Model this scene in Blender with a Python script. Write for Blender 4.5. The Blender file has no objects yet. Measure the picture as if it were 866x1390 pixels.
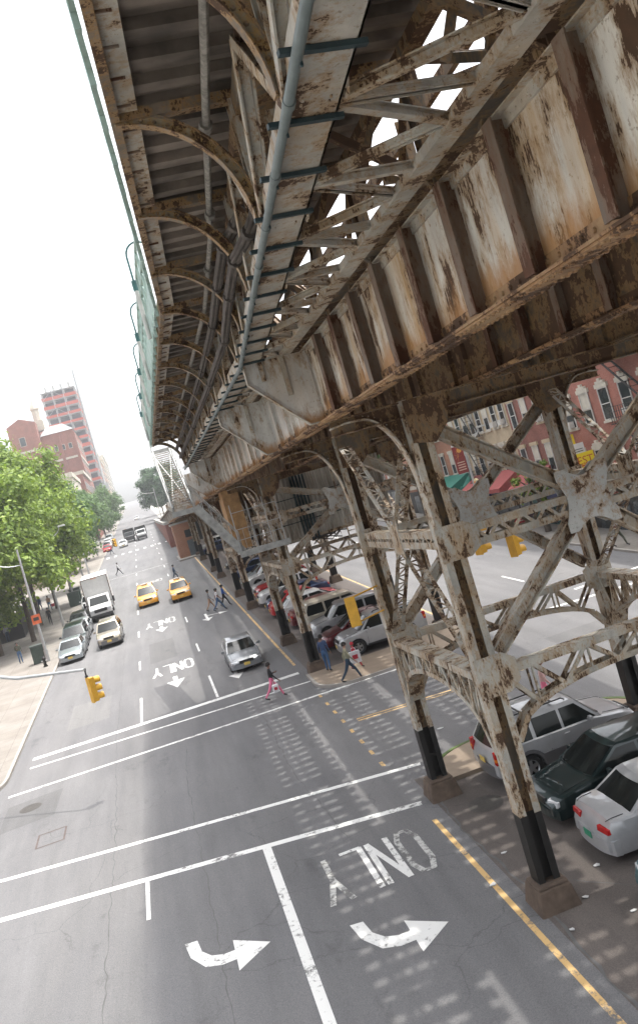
import bpy, math, random
from mathutils import Vector as V, Matrix
random.seed(7)
SC=bpy.context.scene
COL=SC.collection
S=.0547                       # the street climbs 5.5 %
SL=math.atan(S)
def gz(y): return S*y
R_=random.uniform
# ------------------------------------------------------------------ mesh builder
class MB:
    def __init__(s): s.v=[];s.f=[];s.m=[]
    def add(s,vs,fs,m=0):
        b=len(s.v); s.v+= [tuple(p) for p in vs]
        for f in fs: s.f.append([b+i for i in f]); s.m.append(m)
    def hexa(s,p,m=0): s.add(p,[(0,3,2,1),(4,5,6,7),(0,1,5,4),(1,2,6,5),(2,3,7,6),(3,0,4,7)],m)
    def box(s,x0,x1,y0,y1,z0,z1,m=0):
        s.hexa([(x0,y0,z0),(x1,y0,z0),(x1,y1,z0),(x0,y1,z0),(x0,y0,z1),(x1,y0,z1),(x1,y1,z1),(x0,y1,z1)],m)
    def beam(s,a,b,w,h,up=(0,0,1),m=0,off=(0,0)):
        a=V(a);b=V(b);d=(b-a).normalized();u=V(up)
        r=d.cross(u)
        if r.length<1e-4: r=d.cross(V((1,0,0)))
        r.normalize();u=r.cross(d).normalized()
        a=a+r*off[0]+u*off[1]; b=b+r*off[0]+u*off[1]; r=r*w/2;u=u*h/2
        s.hexa([a-r-u,a+r-u,b+r-u,b-r-u,a-r+u,a+r+u,b+r+u,b-r+u],m)
    def ibeam(s,a,b,w,h,up=(0,0,1),t=.035,m=0,m2=None,lace=False):
        # flanges of width w lie at +-h/2 along 'up'; web (or lacing) between
        s.beam(a,b,w,t,up,m,(0,h/2)); s.beam(a,b,w,t,up,m,(0,-h/2))
        s.beam(a,b,t,h-t*2.2,up,m if m2 is None else m2)
    def channel(s,a,b,w,h,up=(0,0,1),t=.03,m=0):
        s.beam(a,b,t,h,up,m,(w/2,0)); s.beam(a,b,t,h,up,m,(-w/2,0))
        for o in (-1,1):
            for q in (-1,1): s.beam(a,b,.08,t*.8,up,m,(o*(w/2-.055),q*(h/2-.02)))
        a=V(a);b=V(b);d=b-a;L=d.length;n=max(2,int(L/(w*1.1)));u=V(up)
        r=d.cross(u).normalized();uu=r.cross(d).normalized()
        for i in range(n):
            p=a+d*(i/n);q=a+d*((i+1)/n);sg=1 if i%2 else -1
            for k in (-1,1): s.beam(p+r*sg*(w/2-.03)+uu*k*(h/2-.035),q-r*sg*(w/2-.03)+uu*k*(h/2-.035),.05,.012,uu,m)
    def tube(s,pts,r,n=8,m=0,cap=True):
        pts=[V(p) for p in pts]; rr=r if isinstance(r,(list,tuple)) else [r]*len(pts)
        b=len(s.v); prev=None
        for i,p in enumerate(pts):
            d=(pts[min(i+1,len(pts)-1)]-pts[max(i-1,0)]).normalized()
            if prev is None: u=d.cross(V((0,0,1)));u=u if u.length>.01 else d.cross(V((1,0,0)))
            else: u=prev-d*prev.dot(d)
            u.normalize();prev=u;w=d.cross(u)
            for k in range(n):
                a=2*math.pi*k/n; s.v.append(tuple(p+(u*math.cos(a)+w*math.sin(a))*rr[i]))
        for i in range(len(pts)-1):
            for k in range(n):
                k2=(k+1)%n; s.f.append([b+i*n+k,b+i*n+k2,b+(i+1)*n+k2,b+(i+1)*n+k]); s.m.append(m)
        if cap:
            s.f.append([b+k for k in range(n)][::-1]);s.m.append(m)
            e=b+(len(pts)-1)*n; s.f.append([e+k for k in range(n)]);s.m.append(m)
    def prism(s,poly,off,m=0):
        n=len(poly);o=V(off);b=len(s.v)
        s.v+=[tuple(V(p)) for p in poly]+[tuple(V(p)+o) for p in poly]
        s.f.append([b+i for i in range(n)][::-1]);s.f.append([b+n+i for i in range(n)]);s.m+=[m,m]
        for i in range(n):
            j=(i+1)%n;s.f.append([b+i,b+j,b+n+j,b+n+i]);s.m.append(m)
    def strip(s,A,B,m=0):
        b=len(s.v);n=len(A);s.v+=[tuple(p) for p in A]+[tuple(p) for p in B]
        for i in range(n-1): s.f.append([b+i,b+i+1,b+n+i+1,b+n+i]);s.m.append(m)
    def riv(s,p,n,r=.02,m=0):
        p=V(p);n=V(n).normalized();u=n.cross(V((0,0,1)))
        if u.length<.01:u=n.cross(V((1,0,0)))
        u.normalize();w=n.cross(u);b=len(s.v)
        for rr,hh in ((r,0),(r*.62,r*.62)):
            for k in range(6):
                a=k*math.pi/3; s.v.append(tuple(p+(u*math.cos(a)+w*math.sin(a))*rr+n*hh))
        for k in range(6):
            q=(k+1)%6; s.f.append([b+k,b+q,b+6+q,b+6+k]);s.m.append(m)
        s.f.append([b+6+k for k in range(6)]);s.m.append(m)
    def rivs(s,a,b,pitch,n,r=.02,m=0):
        a=V(a);b=V(b);c=max(1,int((b-a).length/pitch))
        for i in range(c+1): s.riv(a+(b-a)*(i/c),n,r,m)
    def build(s,name,mats,parent=None,smooth=None,world=True,bevel=0):
        me=bpy.data.meshes.new(name)
        me.from_pydata(s.v,[],s.f)
        if not isinstance(mats,(list,tuple)): mats=[mats]
        for x in mats: me.materials.append(x)
        if len(mats)>1: me.polygons.foreach_set('material_index',s.m)
        if smooth is not None:
            me.polygons.foreach_set('use_smooth',[True]*len(me.polygons))
            me.set_sharp_from_angle(angle=math.radians(smooth))
        me.validate();me.update()
        o=bpy.data.objects.new(name,me);COL.objects.link(o)
        if bevel:
            b=o.modifiers.new('b','BEVEL');b.width=bevel;b.segments=2;b.limit_method='ANGLE';b.angle_limit=.6
        if parent:
            o.parent=parent
            if world: o.location=-parent.location
        return o
def tag(o,label,cat,group=None):
    o['label']=label;o['category']=cat
    if group:o['group']=group
    return o
def thing(name,label,cat,loc=(0,0,0),group=None,rot=None):
    o=bpy.data.objects.new(name,None);COL.objects.link(o);o.empty_display_size=.3
    o.location=loc
    if rot is not None:o.rotation_euler=rot
    return tag(o,label,cat,group)
def struct(o): o['kind']='structure';return o
def copy_tree(o,parent=None,mat=None):
    c=o.copy();COL.objects.link(c)
    if parent:c.parent=parent
    for ch in list(o.children): copy_tree(ch,c)
    return c
# ------------------------------------------------------------------ materials
class NT:
    def __init__(s,name):
        s.mat=bpy.data.materials.new(name);s.mat.use_nodes=True;s.t=s.mat.node_tree;s.n=s.t.nodes
        s.bsdf=s.n['Principled BSDF'];s.co=s.n.new('ShaderNodeTexCoord')
    def L(s,a,b): s.t.links.new(a,b)
    def mp(s,sc=(1,1,1),src='Object'):
        m=s.n.new('ShaderNodeMapping');m.inputs['Scale'].default_value=sc;s.L(s.co.outputs[src],m.inputs[0]);return m.outputs[0]
    def noise(s,scale,vec=None,det=6,rough=.6):
        x=s.n.new('ShaderNodeTexNoise');x.inputs['Scale'].default_value=scale;x.inputs['Detail'].default_value=det;x.inputs['Roughness'].default_value=rough
        s.L(vec if vec is not None else s.mp(),x.inputs['Vector']);return x.outputs['Fac']
    def ramp(s,f,pts):
        r=s.n.new('ShaderNodeValToRGB');s.L(f,r.inputs[0]);e=r.color_ramp.elements
        while len(e)<len(pts):e.new(.5)
        for i,(p,c) in enumerate(pts):
            e[i].position=p;e[i].color=(c,c,c,1) if isinstance(c,(int,float)) else (*c,1)
        return r.outputs[0]
    def mix(s,f,a,b,mode='MIX'):
        x=s.n.new('ShaderNodeMix');x.data_type='RGBA';x.blend_type=mode
        for ix,val in ((0,f),(6,a),(7,b)):
            sock=x.inputs[ix]
            if hasattr(val,'links'): s.L(val,sock)
            elif isinstance(val,(int,float)): sock.default_value=val if ix==0 else (val,val,val,1)
            else: sock.default_value=(*val,1)
        return x.outputs[2]
    def math(s,op,a,b=0,c=None):
        x=s.n.new('ShaderNodeMath');x.operation=op
        for i,val in enumerate((a,b) if c is None else (a,b,c)):
            if hasattr(val,'links'): s.L(val,x.inputs[i])
            else:x.inputs[i].default_value=val
        return x.outputs[0]
    def bump(s,h,st=.3,d=.02):
        b=s.n.new('ShaderNodeBump');b.inputs['Strength'].default_value=st;b.inputs['Distance'].default_value=d
        s.L(h,b.inputs['Height']);s.L(b.outputs[0],s.bsdf.inputs['Normal'])
    def col(s,c):
        if hasattr(c,'links'): s.L(c,s.bsdf.inputs['Base Color'])
        else: s.bsdf.inputs['Base Color'].default_value=(*c,1)
    def rough(s,r):
        if hasattr(r,'links'): s.L(r,s.bsdf.inputs['Roughness'])
        else:s.bsdf.inputs['Roughness'].default_value=r
MT={}
def simple(name,c,r=.6,metal=0,var=.25,scale=4,bump=0,coat=0):
    if name in MT:return MT[name]
    n=NT(name);f=n.noise(scale)
    k=n.ramp(f,[(.3,1-var),(.7,1+var*.4)])
    n.col(n.mix(1,c,k,'MULTIPLY'));n.rough(r);n.bsdf.inputs['Metallic'].default_value=metal
    if coat:n.bsdf.inputs['Coat Weight'].default_value=coat;n.bsdf.inputs['Coat Roughness'].default_value=.05
    if bump:n.bump(n.noise(scale*6),bump,.01)
    MT[name]=n.mat;return n.mat
def rusty(name,base,amount=.5,scale=1.6,zs=.45,dirt=.35,rustcol=(.044,.027,.016),halo=(.27,.155,.055),band=None,rough=.62,stain=0):
    n=NT(name);v=n.mp((1,1,zs));v1=n.mp((1,1,1))
    f=n.noise(scale,v,8,.68);g=n.noise(scale*.35,v1,3,.5)
    h=n.math('ADD',f,n.math('MULTIPLY',g,.55))      # ~.3.. 1.2
    th=.93-.16*amount
    small=n.noise(scale*5,v,7,.75)
    h2=n.math('ADD',h,n.math('MULTIPLY',n.math('SUBTRACT',small,.5),.62))
    mask=n.ramp(h2,[(th,0),(th+.018,1)]);hal=n.ramp(h2,[(th-.15,0),(th-.01,1)])
    d=n.ramp(n.noise(2.3,v,7,.7),[(.3,1-dirt),(.62,1.0)])
    d2=n.ramp(n.noise(.5,v1,4,.6),[(.35,1-dirt*.8),(.65,1.05)])
    c=n.mix(1,n.mix(1,base,d,'MULTIPLY'),d2,'MULTIPLY')
    fl=n.ramp(n.noise(16,v1,4,.7),[(.60,0),(.66,.55)])
    c=n.mix(fl,c,(halo[0]*.5,halo[1]*.5,halo[2]*.5))
    if stain:
        sv=n.mp((1.6,1.6,.22));sm=n.ramp(n.math('ADD',n.noise(1.5,sv,7,.65),n.math('MULTIPLY',n.noise(.7,v1,3),.5)),[(.70,0),(.98,1)])
        c=n.mix(n.math('MULTIPLY',sm,stain),c,(.42,.25,.085))
    c=n.mix(n.math('MULTIPLY',hal,.72),c,halo)
    rc=n.mix(n.noise(9,v1,5),rustcol,(rustcol[0]*2.5,rustcol[1]*2.1,rustcol[2]*1.8))
    c=n.mix(mask,c,rc)
    if band:
        z0,z1=band;sx=n.n.new('ShaderNodeSeparateXYZ');n.L(n.co.outputs['Object'],sx.inputs[0])
        t=n.math('DIVIDE',n.math('SUBTRACT',sx.outputs[2],z0),z1-z0)
        t=n.math('ADD',t,n.math('MULTIPLY',n.math('SUBTRACT',n.noise(3,n.mp((1,1.6,.5)),6,.7),.5),2.2))
        bm=n.ramp(t,[(.35,.9),(1.25,0)])
        c=n.mix(bm,c,n.mix(n.noise(5,v,5),(.22,.10,.03),(.46,.25,.10)))
    n.col(c);n.rough(n.mix(mask,rough,.9))
    n.bump(n.math('SUBTRACT',n.math('MULTIPLY',small,.25),mask),.5,.008)
    MT[name]=n.mat;return n.mat
M_web=rusty('peeling_web_paint',(.70,.675,.61),.50,3.6,.28,.30,band=(11.9,12.42),stain=.85)
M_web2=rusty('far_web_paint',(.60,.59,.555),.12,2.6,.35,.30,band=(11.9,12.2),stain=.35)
M_gus=rusty('gusset_paint',(.50,.505,.485),.02,2.6,.8,.25)
M_steel=rusty('peeling_grey_steel',(.40,.39,.36),.74,2.6,.5,.45)
M_leg=rusty('leg_paint',(.56,.545,.485),.44,4.6,.42,.45,stain=.45)
M_dark=rusty('shade_darkened_rusty_steel',(.145,.12,.09),.9,2.6,.5,.5)  # dark rusty steel, colour lowered to carry the shade inside the structure
M_stif=rusty('rust_brown_stiffener',(.20,.155,.12),.9,2.4,.35,.4,rustcol=(.05,.025,.015),halo=(.14,.075,.04))
M_flange=rusty('orange_rust_flange',(.42,.27,.135),.9,1.6,.8,.4,halo=(.24,.12,.05))
M_bracket=rusty('rusty_bracket',(.27,.215,.16),.62,5,.8,.5,halo=(.33,.18,.05))
M_brow=rusty('ochre_bracket_web',(.42,.36,.25),.6,5,.8,.5,halo=(.36,.2,.04))
M_chord=rusty('clean_chord_plate',(.46,.435,.38),.24,3.4,1,.38,stain=.3)
M_under=rusty('shade_darkened_underside_steel',(.105,.082,.06),.95,1.4,.9,.5)  # brown steel with the shade below the tracks put into its colour
M_lattice=rusty('lattice_paint',(.46,.445,.395),.7,3.2,.8,.4)
M_black=simple('black_base_paint',(.010,.009,.008),.55,0,.5,3,.3)
M_foot=simple('stained_footing',(.115,.083,.062),.95,0,.45,3,.7)
M_green=simple('pale_green_rail_paint',(.30,.41,.365),.6,0,.3,5)
M_dgreen=simple('dark_green_paint',(.035,.12,.115),.5,0,.3,5)
M_teal=simple('teal_clamp_paint',(.018,.038,.044),.6,0,.3,5)
M_pipe=simple('grey_green_pipe',(.125,.155,.155),.5,0,.25,5)
M_gpipe=simple('mottled_pipe',(.24,.225,.20),.8,0,.6,14)
M_dkwood=simple('dark_board',(.06,.045,.035),.9,0,.5,4)
M_cable=simple('dusty_cable',(.075,.062,.052),.85,0,.5,6,.4)
M_wood=simple('tie_timber',(.115,.085,.06),.9,0,.5,3,.4)
M_white=simple('white_steel_paint',(.50,.50,.47),.55,0,.25,3)
M_conc=simple('pale_concrete',(.36,.35,.32),.9,0,.2,1,.3)
M_stair=simple('pale_stair_steel',(.36,.365,.35),.6,0,.35,4)
M_yel=simple('signal_yellow',(.66,.36,.03),.45,0,.2,4)
M_lens=simple('dark_lens',(.03,.03,.03),.2)
M_galv=simple('galvanised_pole',(.42,.43,.43),.45,.3,.15,5)
M_rubber=simple('tyre_rubber',(.018,.018,.018),.85)
M_rim=simple('alloy_rim',(.45,.46,.47),.3,.8,.1)
M_trim=simple('black_trim',(.022,.022,.023),.5)
M_glass=simple('dark_car_glass',(.012,.015,.015),.08,0,.2,2);M_glass.node_tree.nodes['Principled BSDF'].inputs['Specular IOR Level'].default_value=.35
M_headl=simple('headlamp',(.62,.64,.66),.12,.2,.1)
M_amber=simple('amber_lens',(.75,.22,.02),.2)
M_tail=simple('tail_lamp_red',(.45,.012,.012),.18)
M_plate=simple('plate_yellow',(.72,.52,.12),.5)
M_platew=simple('plate_white',(.6,.6,.6),.5)
M_skin=simple('skin_brown',(.20,.105,.07),.6,0,.1)
M_skin2=simple('skin_light',(.42,.25,.18),.6,0,.1)
M_hair=simple('black_hair',(.015,.012,.01),.7)
# deck underside planks
n=NT('stained_planks');f=n.noise(2.2,n.mp((.5,2.5,1)),7,.7);g=n.noise(.8,n.mp(),5)
c=n.mix(f,(.09,.069,.055),(.30,.25,.205));c=n.mix(1,c,n.ramp(g,[(.35,.35),(.6,1)]),'MULTIPLY')
n.col(c);n.rough(.9);n.bump(f,.4,.01);M_plank=n.mat
# corrugated mezzanine
n=NT('corrugated_panel');f=n.noise(1.6,n.mp((3,3,.25)),6,.7)
n.col(n.mix(n.ramp(f,[(.35,0),(.68,1)]),(.27,.235,.19),(.55,.53,.49)));n.rough(.6);M_corr=n.mat
# asphalt
def asphalt(name,a,b,lane=True):
    n=NT(name);sp=n.noise(38,n.mp(),3,.8);big=n.noise(.28,n.mp((1,.35,1)),6,.62)
    c=n.mix(n.ramp(big,[(.32,0),(.68,1)]),a,b)
    c=n.mix(1,c,n.ramp(sp,[(.3,.62),(.7,1.34)]),'MULTIPLY')
    st=n.noise(1.3,n.mp((1,.05,1)),5,.6);c=n.mix(1,c,n.ramp(st,[(.32,.84),(.66,1.08)]),'MULTIPLY')
    vo=n.n.new('ShaderNodeTexVoronoi');vo.feature='DISTANCE_TO_EDGE';vo.inputs['Scale'].default_value=.22
    wv=n.n.new('ShaderNodeVectorMath');wv.operation='ADD';ns=n.n.new('ShaderNodeTexNoise');ns.inputs['Scale'].default_value=.9;ns.inputs['Detail'].default_value=6
    n.L(n.mp(),ns.inputs['Vector']);n.L(n.mp(),wv.inputs[0]);n.L(ns.outputs['Color'],wv.inputs[1]);n.L(wv.outputs[0],vo.inputs['Vector'])
    cr=n.ramp(vo.outputs['Distance'],[(.0015,.7),(.004,1)])
    gate=n.ramp(n.noise(.17,n.mp(),3),[(.48,1),(.54,0)])
    c=n.mix(gate,c,n.mix(1,c,cr,'MULTIPLY'))
    oil=n.ramp(n.noise(.9,n.mp((1,.5,1)),5,.7),[(.60,1),(.74,.70)]);c=n.mix(1,c,oil,'MULTIPLY')
    n.col(c);n.rough(n.ramp(sp,[(.3,.8),(.7,.95)]));n.bump(sp,.35,.006);return n.mat
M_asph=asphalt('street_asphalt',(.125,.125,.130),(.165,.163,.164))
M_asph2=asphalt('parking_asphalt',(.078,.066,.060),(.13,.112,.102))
n=NT('beige_pavement');f=n.noise(.6,n.mp(),6,.6);sp=n.noise(25,n.mp(),3)
br=n.n.new('ShaderNodeTexBrick');br.inputs['Scale'].default_value=1;br.offset=0;br.inputs['Mortar Size'].default_value=.012;br.inputs['Brick Width'].default_value=1.5;br.inputs['Row Height'].default_value=1.5
br.inputs['Color1'].default_value=(1,1,1,1);br.inputs['Color2'].default_value=(.93,.92,.90,1);br.inputs['Mortar'].default_value=(.6,.58,.55,1);n.L(n.mp(),br.inputs['Vector'])
c=n.mix(n.ramp(f,[(.35,0),(.65,1)]),(.20,.182,.163),(.26,.243,.22));c=n.mix(1,c,br.outputs[0],'MULTIPLY');c=n.mix(1,c,n.ramp(sp,[(.3,.85),(.7,1.08)]),'MULTIPLY')
n.col(c);n.rough(.9);n.bump(sp,.2,.005);M_walk=n.mat
n=NT('tan_island_concrete');f=n.noise(1.1,n.mp(),6,.7);n.col(n.mix(f,(.17,.13,.095),(.34,.275,.21)));n.rough(.9);n.bump(n.noise(30,n.mp(),3),.3,.005);M_island=n.mat
n=NT('kerb_stone');f=n.noise(2,n.mp(),6,.7);n.col(n.mix(f,(.23,.21,.19),(.38,.36,.33)));n.rough(.85);M_kerb=n.mat
def paintmat(name,c,wear):
    n=NT(name);f=n.noise(7,n.mp(),8,.75);g=n.noise(1.1,n.mp(),4,.6)
    h=n.math('ADD',f,n.math('MULTIPLY',g,.6));m=n.ramp(h,[(.93-wear*.30,1),(1.05-wear*.30,0)])
    n.col(n.mix(m,(.13,.128,.126),c));n.rough(.7);return n.mat
M_paint=paintmat('road_paint_white',(.70,.70,.68),.28)
M_paintw=paintmat('worn_road_paint_white',(.5,.5,.48),.60)
M_paintm=paintmat('half_worn_white',(.60,.60,.58),.5)
M_py=paintmat('road_paint_yellow',(.60,.40,.17),.35)
def brick(name,a,b,mortar,sc=1):
    n=NT(name)
    m=n.n.new('ShaderNodeMapping');n.L(n.co.outputs['Object'],m.inputs[0]);m.inputs['Rotation'].default_value=(math.radians(90),0,math.radians(0))
    # bricks laid on any upright face: use (x+y, z)
    sx=n.n.new('ShaderNodeSeparateXYZ');n.L(n.co.outputs['Object'],sx.inputs[0]);cb=n.n.new('ShaderNodeCombineXYZ')
    n.L(n.math('ADD',sx.outputs[0],sx.outputs[1]),cb.inputs[0]);n.L(sx.outputs[2],cb.inputs[1])
    br=n.n.new('ShaderNodeTexBrick');n.L(cb.outputs[0],br.inputs['Vector']);br.inputs['Scale'].default_value=4*sc
    br.inputs['Color1'].default_value=(*a,1);br.inputs['Color2'].default_value=(*b,1);br.inputs['Mortar'].default_value=(*mortar,1)
    br.inputs['Mortar Size'].default_value=.012
    c=n.mix(1,br.outputs[0],n.ramp(n.noise(.5,n.mp(),6),[(.3,.72),(.7,1.12)]),'MULTIPLY');n.col(c);n.rough(.9);return n.mat
M_brick=brick('red_brick',(.30,.105,.075),(.37,.145,.105),(.30,.2,.16))
M_brick2=brick('brown_brick',(.20,.07,.05),(.27,.10,.075),(.22,.16,.13))
M_bricko=brick('orange_brick',(.33,.14,.08),(.38,.18,.11),(.34,.26,.2))
M_brickl=brick('left_brick',(.23,.075,.05),(.30,.11,.075),(.26,.18,.15),.5)
M_tan=simple('tan_stone',(.46,.37,.25),.85,0,.2,1.2)
M_lime=simple('limestone_trim',(.52,.48,.40),.8,0,.2,2)
M_wglass=simple('window_glass',(.035,.045,.05),.08,0,.5,.8)
M_wframe=simple('window_frame',(.55,.53,.49),.6)
M_iron=simple('black_iron',(.022,.02,.02),.6)
# ================================================================== VIADUCT
VB=(9.15,21.,gz(21.))
VIA=thing('elevated_railway_viaduct','long riveted steel railway viaduct with rusty grey paint standing over the median','viaduct',VB)
YK=17.7
def xo(y): return 1.47 if y>=YK else 1.47-(YK-y)*.0765
def xp(y): return 2.70 if y>=YK else 2.70-(YK-y)*.0755
Y0=-5.; YPE=44.3; YEND=236.
ZD=14.95; ZC=13.45; ZB=11.9
XG=[4.15,7.5,10.8,14.15]
FR=[17.7,24.4,41.7,49.6,64.9,72.5,88.1,95.4,111,118.5,134,141.5]
XL=(5.9,12.4)
# --- plate girders, one part per longitudinal line and span group
STP=1.445
for gi,x in enumerate(XG):
    for (ya,yb,near) in ((Y0,17.5,1),(17.5,24.6,2),(24.6,YPE,3),(YPE,YEND,4)):
        side=-1 if gi<2 else 1
        w=MB();w.box(x-.012,x+.012,ya,yb,ZB+.02,ZC-.02)
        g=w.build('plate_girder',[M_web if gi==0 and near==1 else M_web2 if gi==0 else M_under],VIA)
        fl=MB()
        fl.box(x-.20,x+.20,ya,yb,ZB-.03,ZB); fl.box(x-.17,x+.17,ya,yb,ZB-.055,ZB-.03)
        for s in(-1,1):
            fl.box(x+s*.013 if s>0 else x-.028,x+.028 if s>0 else x-.013,ya,yb,ZB+.0,ZB+.17)
            fl.box(x+.028 if s>0 else x-.13,x+.13 if s>0 else x-.028,ya,yb,ZB+.001,ZB+.02)
        if near<4 and gi==0:
            ye=min(yb,34)
            fl.rivs((x-.03,max(ya,2.5),ZB+.10),(x-.03,ye,ZB+.10),.21,(-1,0,0),.03)
            for dx in(-.14,-.09,.09,.14): fl.rivs((x+dx,max(ya,2.5),ZB-.055 if abs(dx)<.15 else ZB),(x+dx,ye,ZB-.055),.14,(0,0,-1),.028)
        if near<3 and gi==1:
            for dx in(-.13,.13): fl.rivs((x+dx,5,ZB-.055),(x+dx,yb,ZB-.055),.15,(0,0,-1),.028)
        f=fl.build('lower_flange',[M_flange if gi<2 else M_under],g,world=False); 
        tf=MB()
        if gi==0:
            tf.box(x-.58,x-.34,ya,yb,ZC-.02,ZC+.0); tf.box(x-.58,x-.565,ya,yb,ZC,ZC+.09);tf.box(x-.355,x-.34,ya,yb,ZC,ZC+.09);tf.box(x-.34,x+.1,ya,yb,ZC+.1,ZC+.12,1);tf.box(x-.13,x-.013,ya,yb,ZC-.02,ZC-.005)
            tf.box(x-.04,x-.013,ya,yb,ZC-.15,ZC-.021)
            if near<4: tf.rivs((x-.04,max(ya,4),ZC-.09),(x-.04,min(yb,30),ZC-.09),.12,(-1,0,0),.017); tf.rivs((x-.46,max(ya,4),ZC-.02),(x-.46,min(yb,24),ZC-.02),.35,(0,0,-1),.018)
        else: tf.box(x-.2,x+.2,ya,yb,ZC-.02,ZC+.02)
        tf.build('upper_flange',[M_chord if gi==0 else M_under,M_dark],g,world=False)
        seam=MB()
        if near==1: ys=[7.44+STP*i for i in range(-8,7)]
        elif near==2: ys=[17.75,18.6,20.9,21.6,23.2,24.35]
        else: ys=[ya+.5+1.5*i for i in range(int((yb-ya)/1.5))]
        for y in ys:
            st=MB()
            if near==1:
                for s in((-1,1) if gi else (-1,)):
                    if gi and s*side<0 and gi in(0,3): continue
                    X=x+s*.03
                    st.box(min(X,X+s*.17),max(X,X+s*.17),y-.012,y+.012,ZB+.03,ZC-.05)
                    st.box(min(X+s*.155,X+s*.175),max(X+s*.155,X+s*.175),y-.10,y+.10,ZB+.03,ZC-.05)
                    st.box(min(x+s*.013,X),max(x+s*.013,X),y-.012,y+.15,ZB+.175,ZC-.155)
                if gi==0 and y>3: seam.rivs((x-.031,y+.105,ZB+.2),(x-.031,y+.105,ZC-.16),.13,(-1,0,0),.024)
            elif gi==0:
                st.box(x-.12,x-.013,y-.012,y+.012,ZB+.03,ZC-.05);st.box(x-.03,x-.013,y-.10,y+.12,ZB+.03,ZC-.16)
                if near<=3:
                    for dy in(-.06,.08): seam.rivs((x-.031,y+dy,ZB+.2),(x-.031,y+dy,ZC-.16),.12,(-1,0,0),.023)
            else: st.box(x-.12,x+.12,y-.012,y+.012,ZB+.03,ZC-.05)
            if st.v and (near<4 or gi==0):
                b_=len(st.v)
                for a_,f_,m_ in ((seam.v,seam.f,1),): st.v+=a_;st.f+=[[i+b_ for i in q] for q in f_];st.m+=[1]*len(f_)
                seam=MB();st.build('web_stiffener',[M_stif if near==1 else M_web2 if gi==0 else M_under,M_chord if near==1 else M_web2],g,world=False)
# --- cross floor beams under the tracks
for i in range(56):
    y=Y0+.6+2.83*i
    if y>YEND: break
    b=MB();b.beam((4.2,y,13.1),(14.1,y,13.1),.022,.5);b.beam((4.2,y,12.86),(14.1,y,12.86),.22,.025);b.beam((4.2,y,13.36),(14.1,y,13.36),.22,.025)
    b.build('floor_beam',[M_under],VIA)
# --- stringers, ties, rails
TR=[(4.75,7.25),(7.9,10.4),(11.05,13.55)]
for k,(a,b) in enumerate(TR):
    c=(a+b)/2
    t=MB();i=0;y=Y0
    while y<YEND:
        j=R_(-.03,.03);z=R_(-.008,.008)
        t.box(a+j,b+j,y,y+.385,13.82+z,14.02+z);y+=.61
    t.build('track_ties',[M_wood],VIA)
    m=MB()
    for s in(-1,1): m.box(c+s*.94-.13,c+s*.94+.13,Y0,YEND,14.035,14.13)
    m.box(c-.34,c-.16,Y0,YEND,14.035,14.10)
    m.build('dapple_narrowing_board',[M_wood],VIA)  # boards added beside the rails to narrow the sun dapples below
    for s in(-1,1):
        r=MB();x=c+s*.7175
        r.box(x-.07,x+.07,Y0,YEND,14.03,14.04);r.box(x-.01,x+.01,Y0,YEND,14.04,14.15);r.box(x-.035,x+.035,Y0,YEND,14.15,14.18);r.build('running_rail',[M_dark],VIA)
        q=MB();x=c+s*.9;q.box(x-.01,x+.01,Y0,YEND,13.36,13.8);q.box(x-.09,x+.09,Y0,YEND,13.79,13.815);q.build('stringer',[M_under],VIA)
# --- conduits hung under the tracks
for x,z,r in((5.2,12.3,.05),(5.45,12.25,.05),(5.75,12.35,.06),(8.6,12.2,.07),(8.9,12.25,.05),(11.6,12.2,.06),(12.9,12.15,.06),(12.6,12.2,.045)):
    t=MB();t.tube([(x,Y0,z),(x,17,z),(x,40,z),(x,90,z)],r,7);t.build('conduit',[M_teal],VIA)
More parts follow.
